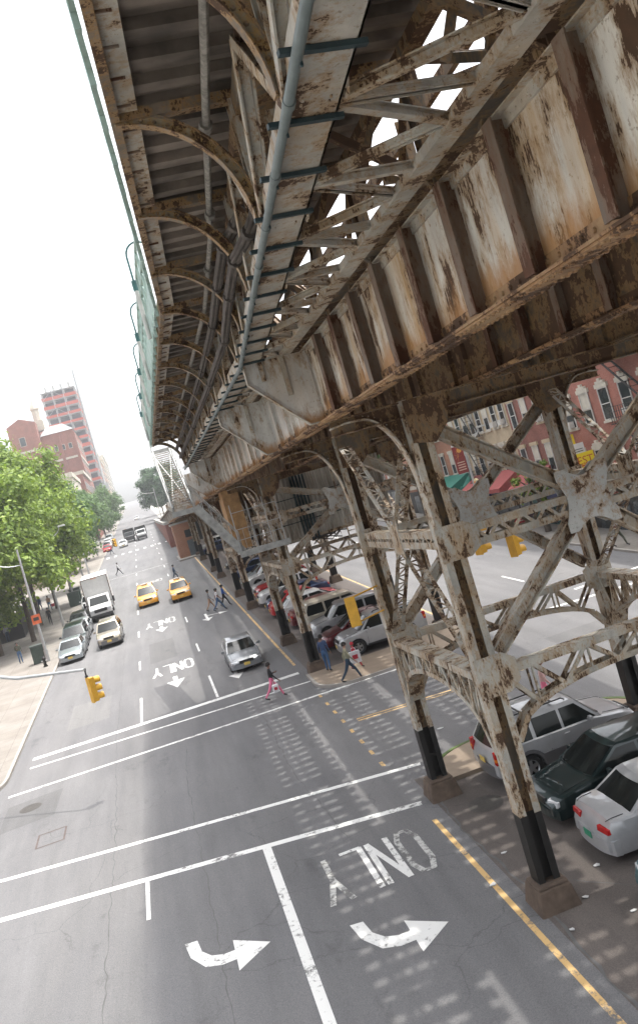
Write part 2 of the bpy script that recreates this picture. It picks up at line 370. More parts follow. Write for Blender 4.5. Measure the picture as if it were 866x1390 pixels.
# --- near side platform: planks, fascia, green railing (kinked in plan)
BR=[YK-2.83*i for i in range(7,-1,-1)]+[YK+2.83*i for i in range(1,10)]
def pl(yr,pts): return pts
def plat(sx):
    # sx=+1 the near-side platform, -1 the far side one mirrored about the viaduct axis
    X=(lambda x:x) if sx>0 else (lambda x:18.3-x)
    d=MB();y=Y0;i=0
    while y<YPE:
        w=(.30 if i%2 else .19)+R_(-.02,.02);z=ZD+(0.11 if i%2 else 0)+R_(0,.02)
        a=X(xo(y)+.30);b=X(4.1)
        d.box(min(a,b),max(a,b),y,y+w-.012,z,15.12);y+=w;i+=1
    for a_,b_ in ((Y0,YK),(YK,YPE)): d.hexa([(X(xo(a_)+.1),a_,15.125),(X(4.1),a_,15.125),(X(4.1),b_,15.125),(X(xo(b_)+.1),b_,15.125),(X(xo(a_)+.1),a_,15.2),(X(4.1),a_,15.2),(X(4.1),b_,15.2),(X(xo(b_)+.1),b_,15.2)])
    dk=d.build('platform_deck',[M_plank],VIA)
    f=MB();e=MB();h=MB()
    for a,b in zip(BR[:-1]+[BR[-1]],BR[1:]+[YPE]):
        def q(o,y): return X(xo(y)+o)
        f.hexa([(q(.10,a+.10),a+.10,14.90),(q(.30,a+.10),a+.10,14.90),(q(.30,b-.10),b-.10,14.90),(q(.10,b-.10),b-.10,14.90)]+[(q(.10,a+.10),a+.10,15.0),(q(.30,a+.10),a+.10,15.0),(q(.30,b-.10),b-.10,15.0),(q(.10,b-.10),b-.10,15.0)])
        e.hexa([(q(0,a),a,14.84),(q(.095,a),a,14.84),(q(.095,b),b,14.84),(q(0,b),b,14.84)]+[(q(0,a),a,15.12),(q(.095,a),a,15.12),(q(.095,b),b,15.12),(q(0,b),b,15.12)])
        for k in range(5):
            yy=a+.3+k*(b-a)/5;f.beam((q(.06,yy),yy,14.89),(q(.24,yy),yy,14.89),.018,.03,m=1)
    f.build('fascia_strip',[M_chord,M_stif],dk,world=False);e.build('edge_channel',[M_bracket],dk,world=False)
    # railing
    for a,b in zip(BR[:-1]+[BR[-1]],BR[1:]+[YPE]):
        r=MB()
        A=X(xo(a)-.07);B=X(xo(b)-.07)
        for z in(14.98,15.5,16.0,16.45): r.beam((A,a,z),(B,b,z),.05,.06)
        for k in range(3):
            t=k/3;y=a+(b-a)*t;x=A+(B-A)*t
            r.beam((x,y,14.8),(x,y,16.5),.06,.06)
            t2=(k+.08)/3;t3=(k+.92)/3
            r.hexa([(A+(B-A)*t2-.03*sx,a+(b-a)*t2,15.04),(A+(B-A)*t2-.018*sx,a+(b-a)*t2,15.04),(A+(B-A)*t3-.018*sx,a+(b-a)*t3,15.04),(A+(B-A)*t3-.03*sx,a+(b-a)*t3,15.04),
                    (A+(B-A)*t2-.03*sx,a+(b-a)*t2,15.46),(A+(B-A)*t2-.018*sx,a+(b-a)*t2,15.46),(A+(B-A)*t3-.018*sx,a+(b-a)*t3,15.46),(A+(B-A)*t3-.03*sx,a+(b-a)*t3,15.46)])
            r.beam((x,y,15.5),(A+(B-A)*(k+1)/3,a+(b-a)*(k+1)/3,16.0),.02,.03);r.beam((x,y,16.0),(A+(B-A)*(k+1)/3,a+(b-a)*(k+1)/3,15.5),.02,.03)
        r.build('railing_panel',[M_green],VIA)
plat(1);plat(-1)
# --- curved cantilever brackets + post + transverse plank beam
def bracket(y,sx=1):
    X=(lambda x:x) if sx>0 else (lambda x:18.3-x)
    m=MB();A=[];n=14
    x0,x1=xo(y)+.03,xp(y)+.02;z0,z1=14.86,ZC+.06
    for i in range(n+1):
        t=i/n*math.pi/2;A.append((x0+(x1-x0)*math.sin(t),z1+(z0-z1)*math.cos(t)))
    def prof(off,w,th,mi):
        P=[]
        for i,(x,z) in enumerate(A):
            t=i/n*math.pi/2;nx,nz=math.sin(t),math.cos(t);l=math.hypot(nx/(x1-x0),nz/(z0-z1));nx,nz=nx/(x1-x0)/l,nz/(z0-z1)/l
            P.append((x+nx*off,z+nz*off,nx,nz))
        for i in range(n):
            a=P[i];b=P[i+1];q=lambda c,dy,k:(X(c[0]+c[2]*k),y+dy,c[1]+c[3]*k)
            m.hexa([q(a,-w,0),q(b,-w,0),q(b,w,0),q(a,w,0),q(a,-w,th),q(b,-w,th),q(b,w,th),q(a,w,th)],mi)
    prof(-.065,.055,.018,1);prof(-.047,.010,.095,0);prof(.048,.055,.018,1)
    for i in range(1,n):
        x,z=A[i];m.riv((X(x),y-.011,z),(0,-1,0),.026,1)
    m.build('curved_bracket',[M_brow,M_bracket],VIA,smooth=None)
    b=MB();a=xo(y)+.02
    b.beam((X(a),y,14.9),(X(4.15),y,14.9),.13,.12);b.build('platform_beam',[M_bracket],VIA)
for y in BR:
    bracket(y); 
    if y>12: bracket(y,-1)
# --- near side truss: chord plate, pipe, posts, diagonals
def seg(f,ys): return [f(y) for y in ys]
for (a,b) in ((Y0,YK),(YK,YPE)):
    c=MB();xa,xb=xp(a)+.05,xp(b)+.05
    c.hexa([(xa,a,ZC-.02),(xa+.42,a,ZC-.02),(xb+.42,b,ZC-.02),(xb,b,ZC-.02),(xa,a,ZC),(xa+.42,a,ZC),(xb+.42,b,ZC),(xb,b,ZC)])
    for o in(0,.40): c.hexa([(xa+o,a,ZC-.02),(xa+o+.02,a,ZC-.02),(xb+o+.02,b,ZC-.02),(xb+o,b,ZC-.02),(xa+o,a,ZC+.24),(xa+o+.02,a,ZC+.24),(xb+o+.02,b,ZC+.24),(xb+o,b,ZC+.24)])
    c.build('chord_plate',[M_chord],VIA)
    t=MB()
    t.hexa([(xa+.0,a,ZD-.30),(xa+.42,a,ZD-.30),(xb+.42,b,ZD-.30),(xb,b,ZD-.30),(xa,a,ZD-.10),(xa+.42,a,ZD-.10),(xb+.42,b,ZD-.10),(xb,b,ZD-.10)])
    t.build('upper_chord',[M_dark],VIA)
p=MB();p.tube([(xp(Y0)+.0,Y0,ZC-.085),(xp(YK),YK,ZC-.085),(xp(YPE),YPE,ZC-.085)],.043,10)
for y in [Y0+1.4*i for i in range(34)]: p.tube([(xp(y),y-.05,ZC-.085),(xp(y+.1),y+.05,ZC-.085)],.052,10)
p.build('service_pipe',[M_pipe],VIA,smooth=40)
for i in range(40):
    y=1.2+1.09*i
    if y>YPE: break
    m=MB();x=xp(y);m.beam((x-.12,y-.03,ZC-.045),(x+.52,y+.03,ZC-.045),.055,.04);m.beam((x+.02,y-.01,ZC-.02),(x+.02,y-.01,ZC-.15),.02,.02);m.build('pipe_clamp',[M_teal],VIA)
tb=[y for y in BR if y>0]
for j,(a,b) in enumerate(zip([tb[0]-2.83]+tb[:-1],tb)):
    for o in(.07,.44):
        m=MB()
        m.ibeam((xp(b)+o,b,ZC),(xp(b)+o,b,ZD-.1),.13,.16,(0,1,0),.02)
        mid=(a+b)/2
        m.ibeam((xp(a)+o,a,ZC),(xp(mid)+o,mid,ZD-.2),.10,.14,(1,0,0),.02);m.ibeam((xp(mid)+o,mid,ZD-.2),(xp(b)+o,b,ZC),.10,.14,(1,0,0),.02)
        m.build('truss_web_member',[M_leg],VIA)
# inner bracing plane between platform and track, plus portal knees
for j,(a,b) in enumerate(zip([tb[0]-2.83]+tb[:-1],tb)):
    m=MB();x=4.12
    m.ibeam((x,b,ZC),(x,b,ZD),.16,.2,(0,1,0),.02);m.ibeam((x,a,ZC),(x,b,ZD),.10,.12,(1,0,0),.02);m.beam((x,a,ZD-.1),(x,(a+b)/2+.1,ZC),.07,.07)
    m.beam((x,b,ZC+.05),(xp(b)+.3,b,ZD-.15),.09,.09);m.beam((x-.3,b,ZD-.08),(x-.9,b+.02,ZC+.1),.05,.08)
    m.ibeam((4.6,b-1.2,ZC),(4.6,b-1.2,14.95),.12,.14,(0,1,0),.02);m.beam((4.62,a,13.6),(4.62,b,14.6),.06,.12);m.beam((4.62,a,14.75),(4.62,b,14.75),.08,.16)
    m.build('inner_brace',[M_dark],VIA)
    m=MB()
    for k in range(4): m.box(4.2+.1*k+.01,4.2+.1*k+.07,a+.02,b-.02,13.66,13.72)
    m.build('walkway_slats',[M_dkwood],VIA)
m=MB();m.box(3.95,4.15,Y0,YPE,ZD-.16,ZD-.02);m.build('platform_edge_beam',[M_dark],VIA)
# zigzag struts chord plate -> girder flange
y=1.35;k=0
while y<43:
    for dy in(-.92,.12,.86):
        s=MB();a=(xp(y)+.40,y,ZC+.055);b=(3.64,y+dy,ZC+.055)
        if k%2: s.ibeam(a,b,.085,.085,(0,0,1),.015)
        else: s.channel(a,b,.075,.09,t=.014)
        s.build('lateral_strut',[M_chord if k%3 else M_leg],VIA);k+=1
    s=MB();s.prism([(xp(y)+.30,y-.16,ZC+.02),(xp(y)+.60,y-.10,ZC+.02),(xp(y)+.60,y+.10,ZC+.02),(xp(y)+.30,y+.16,ZC+.02)],(0,0,.012));s.build('lateral_gusset',[M_leg],VIA)
    y+=1.75
# deck-side pipe and the two hanging cable bundles
p=MB();p.tube([(1.0,-1,14.72),(1.64,7.1,14.72),(1.84,9.7,14.72),(2.15,13.3,14.72),(2.35,YK,14.72),(2.35,42,14.72)],.045,9);
for y,x in((9.4,1.81),(12.2,2.06),(14.9,2.22)): p.tube([(x,y-.08,14.72),(x,y+.08,14.72)],.075,9)
p.build('deck_pipe',[M_gpipe],VIA,smooth=40)
def cable(pts,n,r):
    c=MB()
    for i in range(n):
        a=2*math.pi*i/n;c.tube([(x+.052*math.cos(a),y,z+.052*math.sin(a)) for x,y,z in pts],r,6)
    for y in range(0,len(pts)-1,1):
        x,yy,z=pts[y];x2,y2,z2=pts[y+1];d=(V(pts[y+1])-V(pts[y])).normalized()*.05;c.tube([V(pts[y])-d,V(pts[y])+d],.105,10)
    c.build('cable_bundle',[M_cable],VIA,smooth=60)
cable([(2.45,10.6,14.75),(2.36,11.1,14.4),(2.27,11.7,14.33),(2.17,12.5,14.32),(2.26,14.7,14.33),(2.40,17.6,14.34),(2.5,22.5,14.35),(2.5,31,14.3),(2.5,43,14.3)],5,.036)
cable([(2.5,10.4,14.3),(2.28,11.0,13.98),(2.18,12.0,13.95),(2.26,13.8,13.92),(2.50,17.3,13.93),(2.58,22.5,13.95),(2.58,31,13.9),(2.58,43,13.9)],5,.036)
# --- legs
def leg(x,y,top=ZB-.03,kind=0):
    g=gz(y);zb=g+1.95
    for (a,b,mt,nm) in ((zb,top,[M_leg,M_dark],'leg'),(g+.5,zb-.004,[M_black,M_black],'black_leg_base')):
        m=MB()
        for s in(-1,1):
            X=x+s*.20
            m.box(X-.04,X+.04,y-.20,y+.20,a,b,0)
            for t in(-1,1):
                m.box(min(X-s*.04,X-s*.11),max(X-s*.04,X-s*.11),y+t*.19-.010,y+t*.19+.010,a,b,0)
                if y<30 and nm=='leg':
                    m.rivs((X-s*.0,y+t*.20,a+.1),(X-s*.0,y+t*.20,b-.2),.16,(0,t,0),.02)
            if y<30 and nm=='leg' and s<0: m.rivs((X-.04,y-.13,a+.1),(X-.04,y-.13,b-.1),.16,(-1,0,0),.02);m.rivs((X-.04,y+.13,a+.1),(X-.04,y+.13,b-.1),.16,(-1,0,0),.02)
        m.box(x-.16,x+.16,y-.02,y+.02,a,b,1)  # web in the darker steel, recess shade painted between the flanges
        if nm=='leg':
            L=m.build(nm,mt,VIA)
        else:
            for k in range(2): m.box(x-.16,x+.16,y-.195,y-.18,b-.25-k*.55,b-.15-k*.55,0) if k and x<7 and 20<y<30 else None
            m.build(nm,mt,L,world=False)
    f=MB();e=.47;t=.33
    P=lambda s,z:[(x-s,y-s,z),(x+s,y-s,z),(x+s,y+s,z),(x-s,y+s,z)]
    f.hexa(P(e,g-.1)+P(t+.03,g+.46));f.hexa(P(t+.03,g+.462)+P(t-.02,g+.53))
    f.build('concrete_footing',[M_foot],L,world=False,bevel=.05)
    for mat in():pass
for i,y in enumerate(FR):
    for x in XL: leg(x,y)
# --- gussets, struts, diagonals
def gus(cx,cy,cz,w,h,th,axis='x',rc=.42):
    # plate with concave edges; axis 'x' -> lies in XZ plane
    m=MB();poly=[]
    cor=[(-w,-h),(w,-h),(w,h),(-w,h)]
    for i in range(4):
        a=cor[i];b=cor[(i+1)%4]
        cut=.22*min(w,h) if i%2==0 else .16*min(w,h)
        poly.append((a[0]+ (b[0]-a[0])*0,a[1]+(b[1]-a[1])*0))
        for k in range(0,9):
            t=.16+.68*k/8;q=math.sin(math.pi*k/8)*(.5*rc if i%2==0 else .32*rc)
            px=a[0]+(b[0]-a[0])*t;pz=a[1]+(b[1]-a[1])*t
            nx,nz=((0,1),(-1,0),(0,-1),(1,0))[i];poly.append((px+nx*q,pz+nz*q))
    if axis=='x': m.prism([(cx+p,cy-th/2,cz+q) for p,q in poly],(0,th,0))
    else: m.prism([(cx-th/2,cy+p,cz+q) for p,q in poly],(th,0,0))
    for i in range(4):
        a=cor[i]
        for k in(.72,.86):
            for l in(.72,.86):
                P=(cx+a[0]*k,cy-th/2,cz+a[1]*l) if axis=='x' else (cx-th/2,cy+a[0]*k,cz+a[1]*l)
                m.riv(P,(0,-1,0) if axis=='x' else (-1,0,0),.02)
    return m
def lstrut(a,b,h,d,mt,name,chord=.1,n=None,dirv=(0,0,1)):
    # two-chord laced strut; h height, d depth (two planes)
    m=MB();a=V(a);b=V(b);ax=(b-a).normalized();u=V(dirv);s=ax.cross(u).normalized()
    for q in(-1,1):
        m.beam(a,b,d,.05,u,0,(0,q*h/2))
        for e in(-1,1): m.beam(a,b,.02,.11,u,0,(e*(d/2-.01),q*(h/2-.075)))
    L=(b-a).length;n=n or max(3,int(L/h));zz=h/2-.06
    for e in(-1,1):
        for i in range(n):
            p=a+ax*L*i/n;q=a+ax*L*(i+1)/n;sg=1 if i%2 else -1
            m.beam(p+u*zz*sg+s*e*d/2*.9,q-u*zz*sg+s*e*d/2*.9,.07,.015,s)
    return m.build(name,[mt],VIA)
def arch(a,b,ztop,zleg,zcr,d,mt,name,n=9,th=.09):
    m=MB();a=V((a[0],a[1],0));b=V((b[0],b[1],0));ax=(b-a).normalized();L=(b-a).length;s=ax.cross(V((0,0,1)))
    m.beam(a+V((0,0,ztop)),b+V((0,0,ztop)),d,.07);
    for e in(-1,1): m.beam(a+V((0,0,ztop-.08)),b+V((0,0,ztop-.08)),.02,.12,off=(e*d*.48,0))
    N=18;pt=[]
    def za(t): return zleg+(zcr-zleg)*math.sqrt(max(0,1-abs(2*t-1)**2.3))
    for i in range(N+1):
        t=i/N; pt.append(a+ax*L*t+V((0,0,za(t))))
    for p,q in zip(pt[:-1],pt[1:]):
        m.beam(p-(q-p)*.02,q+(q-p)*.02,d,.05)
        for e in(-1,1): m.beam(p,q,.02,.10,off=(e*d*.48,.05))
    for i in range(1,n):
        t=i/n;p=a+ax*L*t
        for e in(-1,1):
            o=s*e*d*.44
            if i%2: m.beam(p+o+V((0,0,za(t)+.03)),p+o+V((0,0,ztop-.05)),th*.8,.03,ax)
            t2=(i+1)/n if i<n-1 else t
            if t2!=t:
                if i%2: m.beam(p+o+V((0,0,ztop-.05)),a+ax*L*t2+o+V((0,0,za(t2)+.03)),th,.03,s)
                else: m.beam(p+o+V((0,0,za(t)+.03)),a+ax*L*t2+o+V((0,0,ztop-.05)),th,.03,s)
    for e in(-1,1):
        t=1/n
        m.beam(a+s*e*d*.44+V((0,0,ztop-.1)),a+ax*L*t+s*e*d*.44+V((0,0,za(t)+.03)),th,.03,s)
        m.beam(b+s*e*d*.44+V((0,0,ztop-.1)),b-ax*L*t+s*e*d*.44+V((0,0,za(t)+.03)),th,.03,s)
    # lacing between the two planes on the upper chord
    k=int(L/.3)
    for i in range(k): m.beam(a+ax*L*i/k+s*d*.45*(1 if i%2 else -1)+V((0,0,ztop+.04)),a+ax*L*(i+1)/k-s*d*.45*(1 if i%2 else -1)+V((0,0,ztop+.04)),.05,.01)
    return m.build(name,[mt],VIA)
def zl(y): return 5.92 if y<30 else 7.5 if y<60 else 8.0
def frame(y,full=True):
    x0,x1=XL;lo=zl(y);mid=8.85 if y<30 else 9.9;cx=(x0+x1)/2;top=ZB-.25
    # top cross girder with corner plates
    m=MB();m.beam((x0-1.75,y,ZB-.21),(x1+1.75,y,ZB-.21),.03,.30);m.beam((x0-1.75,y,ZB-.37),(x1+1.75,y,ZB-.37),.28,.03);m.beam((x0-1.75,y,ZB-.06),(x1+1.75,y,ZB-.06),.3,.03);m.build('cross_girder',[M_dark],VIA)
    for s,x in((1,x0),(-1,x1)):
        m=MB();m.prism([(x-.2*s,y-.28,ZB-.05),(x-.2*s,y-.28,ZB-.95),(x+.28*s,y-.28,ZB-1.05),(x+.62*s,y-.28,ZB-.72),(x+.75*s,y-.28,ZB-.38),(x+.75*s,y-.28,ZB-.05)],(0,.03,0))
        for k in range(7): m.riv((x+(-.1+.16*k)*s,y-.28,ZB-.12),(0,-1,0),.02);m.riv((x+(-.1+.16*k)*s,y-.28,ZB-.3),(0,-1,0),.02)
        for k in range(4): m.riv((x+.1*s,y-.28,ZB-.42-.14*k),(0,-1,0),.02)
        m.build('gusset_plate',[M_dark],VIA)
    if not full: return
    # X diagonals (I sections) from leg heads to the central gusset and on to the leg joints
    for s,x in((1,x0),(-1,x1)):
        for z0,z1,oy in((ZB-.75,mid+.5,0),(lo+.35,mid-.5,0)):
            m=MB();m.ibeam((x+.35*s,y,z0),(cx-.36*s,y,z1-(.12 if z1>mid else -.12)),.30,.27,(0,1,0) if 0 else (0,0,1),.03);
            
            m.build('diagonal_brace',[M_leg],VIA)
    gus(cx,y-.17,mid,.62,.68,.03).build('gusset_plate',[M_gus],VIA);gus(cx,y+.17,mid,.62,.68,.03).build('gusset_plate',[M_gus],VIA)
    lstrut((x0+.3,y,mid-.1),(cx-.45,y,mid-.1),.42,.30,M_leg,'lattice_strut',n=9);lstrut((cx+.45,y,mid-.1),(x1-.3,y,mid-.1),.42,.30,M_leg,'lattice_strut',n=9)
    arch((x0+.28,y),(x1-.28,y),lo,lo-1.55,lo-.62,.34,M_leg,'arched_lattice_beam',n=9)
    for x in XL:
        for z,h in((lo-.05,.42),(mid-.1,.38)):
            for q in(-.232,):
                m=MB();s=1 if x==x0 else -1
                m.prism([(x-.3*s,y+q,z-h),(x-.3*s,y+q,z+h),(x+.35*s,y+q,z+h),(x+.62*s,y+q,z+h*.55),(x+.62*s,y+q,z-h*.55),(x+.35*s,y+q,z-h)],(0,.025,0))
                for a in range(4):
                    for b in range(4): m.riv((x+(-.2+a*.2)*s,y+q,z-h*.75+b*h*.5),(0,-1,0),.018)
                m.build('gusset_plate',[M_leg],VIA)
def bay(x,ya,yb):
    lo=zl(ya);mid=8.85 if ya<30 else 9.9;ym=(ya+yb)/2
    X=x
    def light(a,b):
        m=MB();a=V(a);b=V(b)
        for e in(-1,1): m.beam(a,b,.03,.09,(1,0,0),0,(0,e*.13)) if 0 else m.beam(a+V((e*.13,0,0)),b+V((e*.13,0,0)),.02,.10,(1,0,0))
        d=b-a;n=max(3,int(d.length/.33))
        for i in range(n):
            sg=1 if i%2 else -1;m.beam(a+d*i/n+V((.13*sg,0,0)),a+d*(i+1)/n-V((.13*sg,0,0)),.04,.012,d.cross(V((1,0,0))))
            m.beam(a+d*i/n+V((-.13,0,0)),a+d*i/n+V((.13,0,0)),.04,.012,d.cross(V((1,0,0))))
        m.build('laced_brace',[M_lattice],VIA)
    for z0,z1 in((ZB-.4,mid+.35),(lo+.2,mid-.35)):
        light((X,ya+.3,z0),(X,ym-.22,z1));light((X,yb-.3,z0),(X,ym+.22,z1))
    gus(X-.15,ym,mid,.42,.5,.02,'y',.25).build('gusset_plate',[M_leg],VIA)
    lstrut((X,ya+.25,mid-.02),(X,yb-.25,mid-.02),.34,.30,M_leg,'lattice_strut',n=22)
    arch((X,ya+.26),(X,yb-.26),lo,lo-1.75,lo-.55,.46,M_leg,'arched_lattice_beam',n=19,th=.07)
for i,y in enumerate(FR): frame(y,i<6)
for a,b in ((17.7,24.4),(41.7,49.6),(64.9,72.5)):
    for x in XL: bay(x,a,b)
# outward arched brackets under the outer girders + sloped cantilever ends
def outb(y,sx):
    X=(lambda x:x) if sx>0 else (lambda x:18.3-x)
    m=MB();n=12;A=[]
    x1,z1=5.66,9.9;x0,z0=4.15,11.72
    for i in range(n+1):
        t=i/n*math.pi/2;A.append((x1-(x1-x0-.25)*math.cos(t)**1.0 if 0 else x1-(x1-4.75)*(1-math.cos(t)),z1+(z0-z1)*math.sin(t)))
    B=A+[(4.75-.3,z0+.01),(x0,z0-.03)]
    for p,q in zip(B[:-1],B[1:]):
        m.beam((X(p[0]),y,p[1]),(X(q[0]),y,q[1]),.26,.035,(0,1,0) if 0 else (sx*.7,0,.7),0)
    m.prism([(X(p[0]),y-.012,p[1]) for p in A]+[(X(4.75),y-.012,ZB-.05),(X(5.66),y-.012,ZB-.05)],(0,.024,0),1)
    for p,q in zip(A[:-1],A[1:]): m.riv((X((p[0]+q[0])/2+.07),y-.012,(p[1]+q[1])/2+.07),(0,-1,0),.018)
    m.build('arched_knee_bracket',[M_chord,M_dark],VIA)
    xs=xp(y)
    m=MB();pl=[(xs+.06,ZC-.04),(xs+.06,ZC-.45),(3.78,ZB+.0),(4.1,ZB+.0),(4.1,ZC-.04)]
    m.prism([(X(a),y-.01,b) for a,b in pl],(0,.02,0),0)
    for p,q in zip(pl[:3],pl[1:4]): m.beam((X(p[0]),y,p[1]),(X(q[0]),y,q[1]),.17,.025,(sx*.7,0,.7),1)
    m.rivs((X(xs+.14),y-.01,ZC-.42),(X(3.80),y-.01,ZB+.09),.1,(0,-1,0),.014)
    for a in(3.1,3.55): m.beam((X(a),y-.04,ZC-.05),(X(a),y-.04,ZC-.1-(a-xs)*.9),.09,.06,(0,1,0),1)
    m.build('cantilever_bracket',[M_web2,M_chord],VIA)
for y in FR[:8]:
    outb(y,1)
    if y<50: outb(y,-1)
for y in (30.1,35.9): 
    pass
# downpipes and a ladder on the tower leg at the corner
# ================================================================== CARS
def interp(tab,u):
    for a,b in zip(tab[:-1],tab[1:]):
        if u<=b[0]:
            t=(u-a[0])/(b[0]-a[0]) if b[0]>a[0] else 0
            return [a[k]+(b[k]-a[k])*t for k in range(1,len(a))]
    return tab[-1][1:]
def carpaint(name,c,metal=.55,r=.32):
    if name in MT:return MT[name]
    n=NT(name);n.bsdf.inputs['Metallic'].default_value=metal;n.rough(r);n.bsdf.inputs['Coat Weight'].default_value=.8;n.bsdf.inputs['Coat Roughness'].default_value=.06
    f=n.noise(2.5);n.col(n.mix(1,c,n.ramp(f,[(.3,.86),(.7,1.04)]),'MULTIPLY'));MT[name]=n.mat;return n.mat
# silhouettes: L,W, wheel radius, axle positions, body top table (u,z,halfwidth), cabin (cowl u,roof front u,roof rear u,deck u), belt z, roof z, B pillars
KIND={
'sedan':dict(L=4.6,W=1.76,r=.32,ax=(.88,3.52),z0=.20,top=[(0,.52,.70),(.06,.62,.80),(.35,.72,.86),(1.15,.88,.88),(1.3,.93,.88),(3.7,.98,.88),(4.35,.97,.85),(4.55,.90,.78),(4.6,.62,.74)],cab=(1.15,1.95,3.25,4.0),belt=.93,H=1.44,pil=(.47,),sg=[(.05,.45),(.50,.83)]),
'suv':dict(L=4.45,W=1.82,r=.36,ax=(.86,3.5),z0=.30,top=[(0,.66,.76),(.06,.82,.85),(.4,.98,.90),(1.15,1.08,.91),(1.3,1.12,.91),(4.2,1.14,.91),(4.4,1.08,.88),(4.45,.8,.86)],cab=(1.12,1.75,4.0,4.36),belt=1.10,H=1.74,sg=[(.05,.30),(.33,.62),(.66,.93)]),
'van':dict(L=4.8,W=1.88,r=.34,ax=(.9,3.75),z0=.24,top=[(0,.58,.78),(.08,.76,.86),(.4,.92,.92),(.95,1.04,.93),(4.6,1.10,.93),(4.76,1.05,.90),(4.8,.7,.88)],cab=(.85,1.75,4.35,4.72),belt=1.06,H=1.76,sg=[(.05,.30),(.33,.62),(.66,.94)]),
'hatch':dict(L=4.3,W=1.74,r=.31,ax=(.84,3.4),z0=.20,top=[(0,.54,.70),(.06,.66,.80),(.35,.78,.85),(1.0,.92,.87),(3.9,1.0,.87),(4.2,.98,.84),(4.3,.66,.80)],cab=(.95,1.75,3.6,4.2),belt=.96,H=1.48,sg=[(.05,.42),(.46,.80)]),
'wagon':dict(L=4.75,W=1.80,r=.33,ax=(.92,3.65),z0=.22,top=[(0,.56,.72),(.06,.68,.82),(.4,.80,.88),(1.2,.94,.90),(4.5,1.02,.90),(4.7,.98,.86),(4.75,.66,.82)],cab=(1.15,2.0,4.2,4.62),belt=.98,H=1.50,sg=[(.05,.32),(.35,.63),(.66,.94)])}
def car(kind,paint,label,x,y,ang,cat='car',group=None,hl=None,trim=None,extras=(),plate=None,zoff=0,name='parked_car'):
    # local frame: car points along local -Y (front at y=0 .. rear at y=L); ang turns it about z
    K=KIND[kind];L,W,H,r=K['L'],K['W'],K['H'],K['r']
    rot=(Matrix.Rotation(0,4,'X') @ Matrix.Rotation(SL,4,'X') @ Matrix.Rotation(ang,4,'Z')).to_euler()
    T=thing(name,label,cat,(x,y,gz(y)+zoff+.012),group,rot)
    yo=-L/2
    b=MB();us=sorted(set([round(L*i/26,3) for i in range(27)]+[a+r*1.18*math.cos(k*math.pi/8) for a in K['ax'] for k in range(9)]))
    rings=[]
    for u in us:
        zt,hw=interp(K['top'],u);zb=K['z0']+ (0.1 if u<.05 or u>L-.05 else 0);arch=0
        for a in K['ax']:
            if abs(u-a)<=r*1.18: zb=max(zb,r+math.sqrt(max(0,(r*1.18)**2-(u-a)**2))); 
        zs=min(zb,zt-.14);mz=max(zs+.02,zt-.30);sh=zt-.06
        half=[(hw*.96,zs),(hw*1.0,mz if mz<sh else sh-.02),(hw*.985,sh),(hw*.93,zt-.008),(hw*.5,zt+.022),(0,zt+.03)]
        ring=[(0,u+yo,zs)]+[(p[0],u+yo,p[1]) for p in half]+[(-p[0],u+yo,p[1]) for p in half[-2::-1]]
        rings.append(ring)
    n=len(rings[0])
    for q in rings: b.v+=q
    for i in range(len(rings)-1):
        for k in range(n):
            k2=(k+1)%n;b.f.append([i*n+k,i*n+k2,(i+1)*n+k2,(i+1)*n+k][::-1]);b.m.append(0)
    b.f.append(list(range(n)));b.f.append([(len(rings)-1)*n+k for k in range(n)][::-1]);b.m+=[0,0]
    body=b.build('body',[paint],T,smooth=38,world=False)
    # cabin
    c0,c1,c2,c3=K['cab'];bw0=W/2*.955;rw=W/2*.76;zb=K['belt']-.03
    def q4(u,t):  # u along, t 0..1 up ; returns half width,z,u
        return None
    N=8
    def frontu(t): return c0+(c1-c0)*(t**.92)
    def rearu(t): return c3+(c2-c3)*(t**.92)
    cb=MB();lv=[0,.35,.7,.92,1.0]
    rg=[]
    for t in lv:
        z=zb+(H-.05-zb)*t if t<1 else H-.03;hw=bw0+(rw-bw0)*(t**1.15)-(0.05 if t==1 else 0);f=frontu(min(t,.96))+(.12 if t==1 else 0);e=rearu(min(t,.96))-(.12 if t==1 else 0)
        P=[]
        for k in range(N+1):
            s=-1+2*k/N;P.append((s*hw,f+yo-(1-s*s)*.10*(1-.4*t)+.0,z))
        for k in range(1,6): P.append((hw,f+(e-f)*k/6+yo,z+ (.0)))
        for k in range(N+1):
            s=1-2*k/N;P.append((s*hw,e+yo+(1-s*s)*.07,z))
        for k in range(1,6): P.append((-hw,e+(f-e)*k/6+yo,z))
        rg.append(P)
    n=len(rg[0])
    for P in rg: cb.v+=P
    for i in range(len(rg)-1):
        for k in range(n): k2=(k+1)%n;cb.f.append([i*n+k,i*n+k2,(i+1)*n+k2,(i+1)*n+k]);cb.m.append(0)
    # roof skin: gentle crown
    top=rg[-1];fr=top[:N+1];rr=top[N+6:2*N+7][::-1];b0=len(cb.v);M=7
    for i in range(M+1):
        for k in range(N+1):
            a=V(fr[k]);d=V(rr[k]);p=a.lerp(d,i/M);s=-1+2*k/N;p.z+=.05*(1-s*s*s*s)*math.sin(math.pi*min(1,max(0,i/M)))**.5 if 0<i<M else 0;cb.v.append(tuple(p))
    for i in range(M):
        for k in range(N): cb.f.append([b0+i*(N+1)+k,b0+i*(N+1)+k+1,b0+(i+1)*(N+1)+k+1,b0+(i+1)*(N+1)+k]);cb.m.append(0)
    cb.build('roof',[paint],T,smooth=40,world=False)
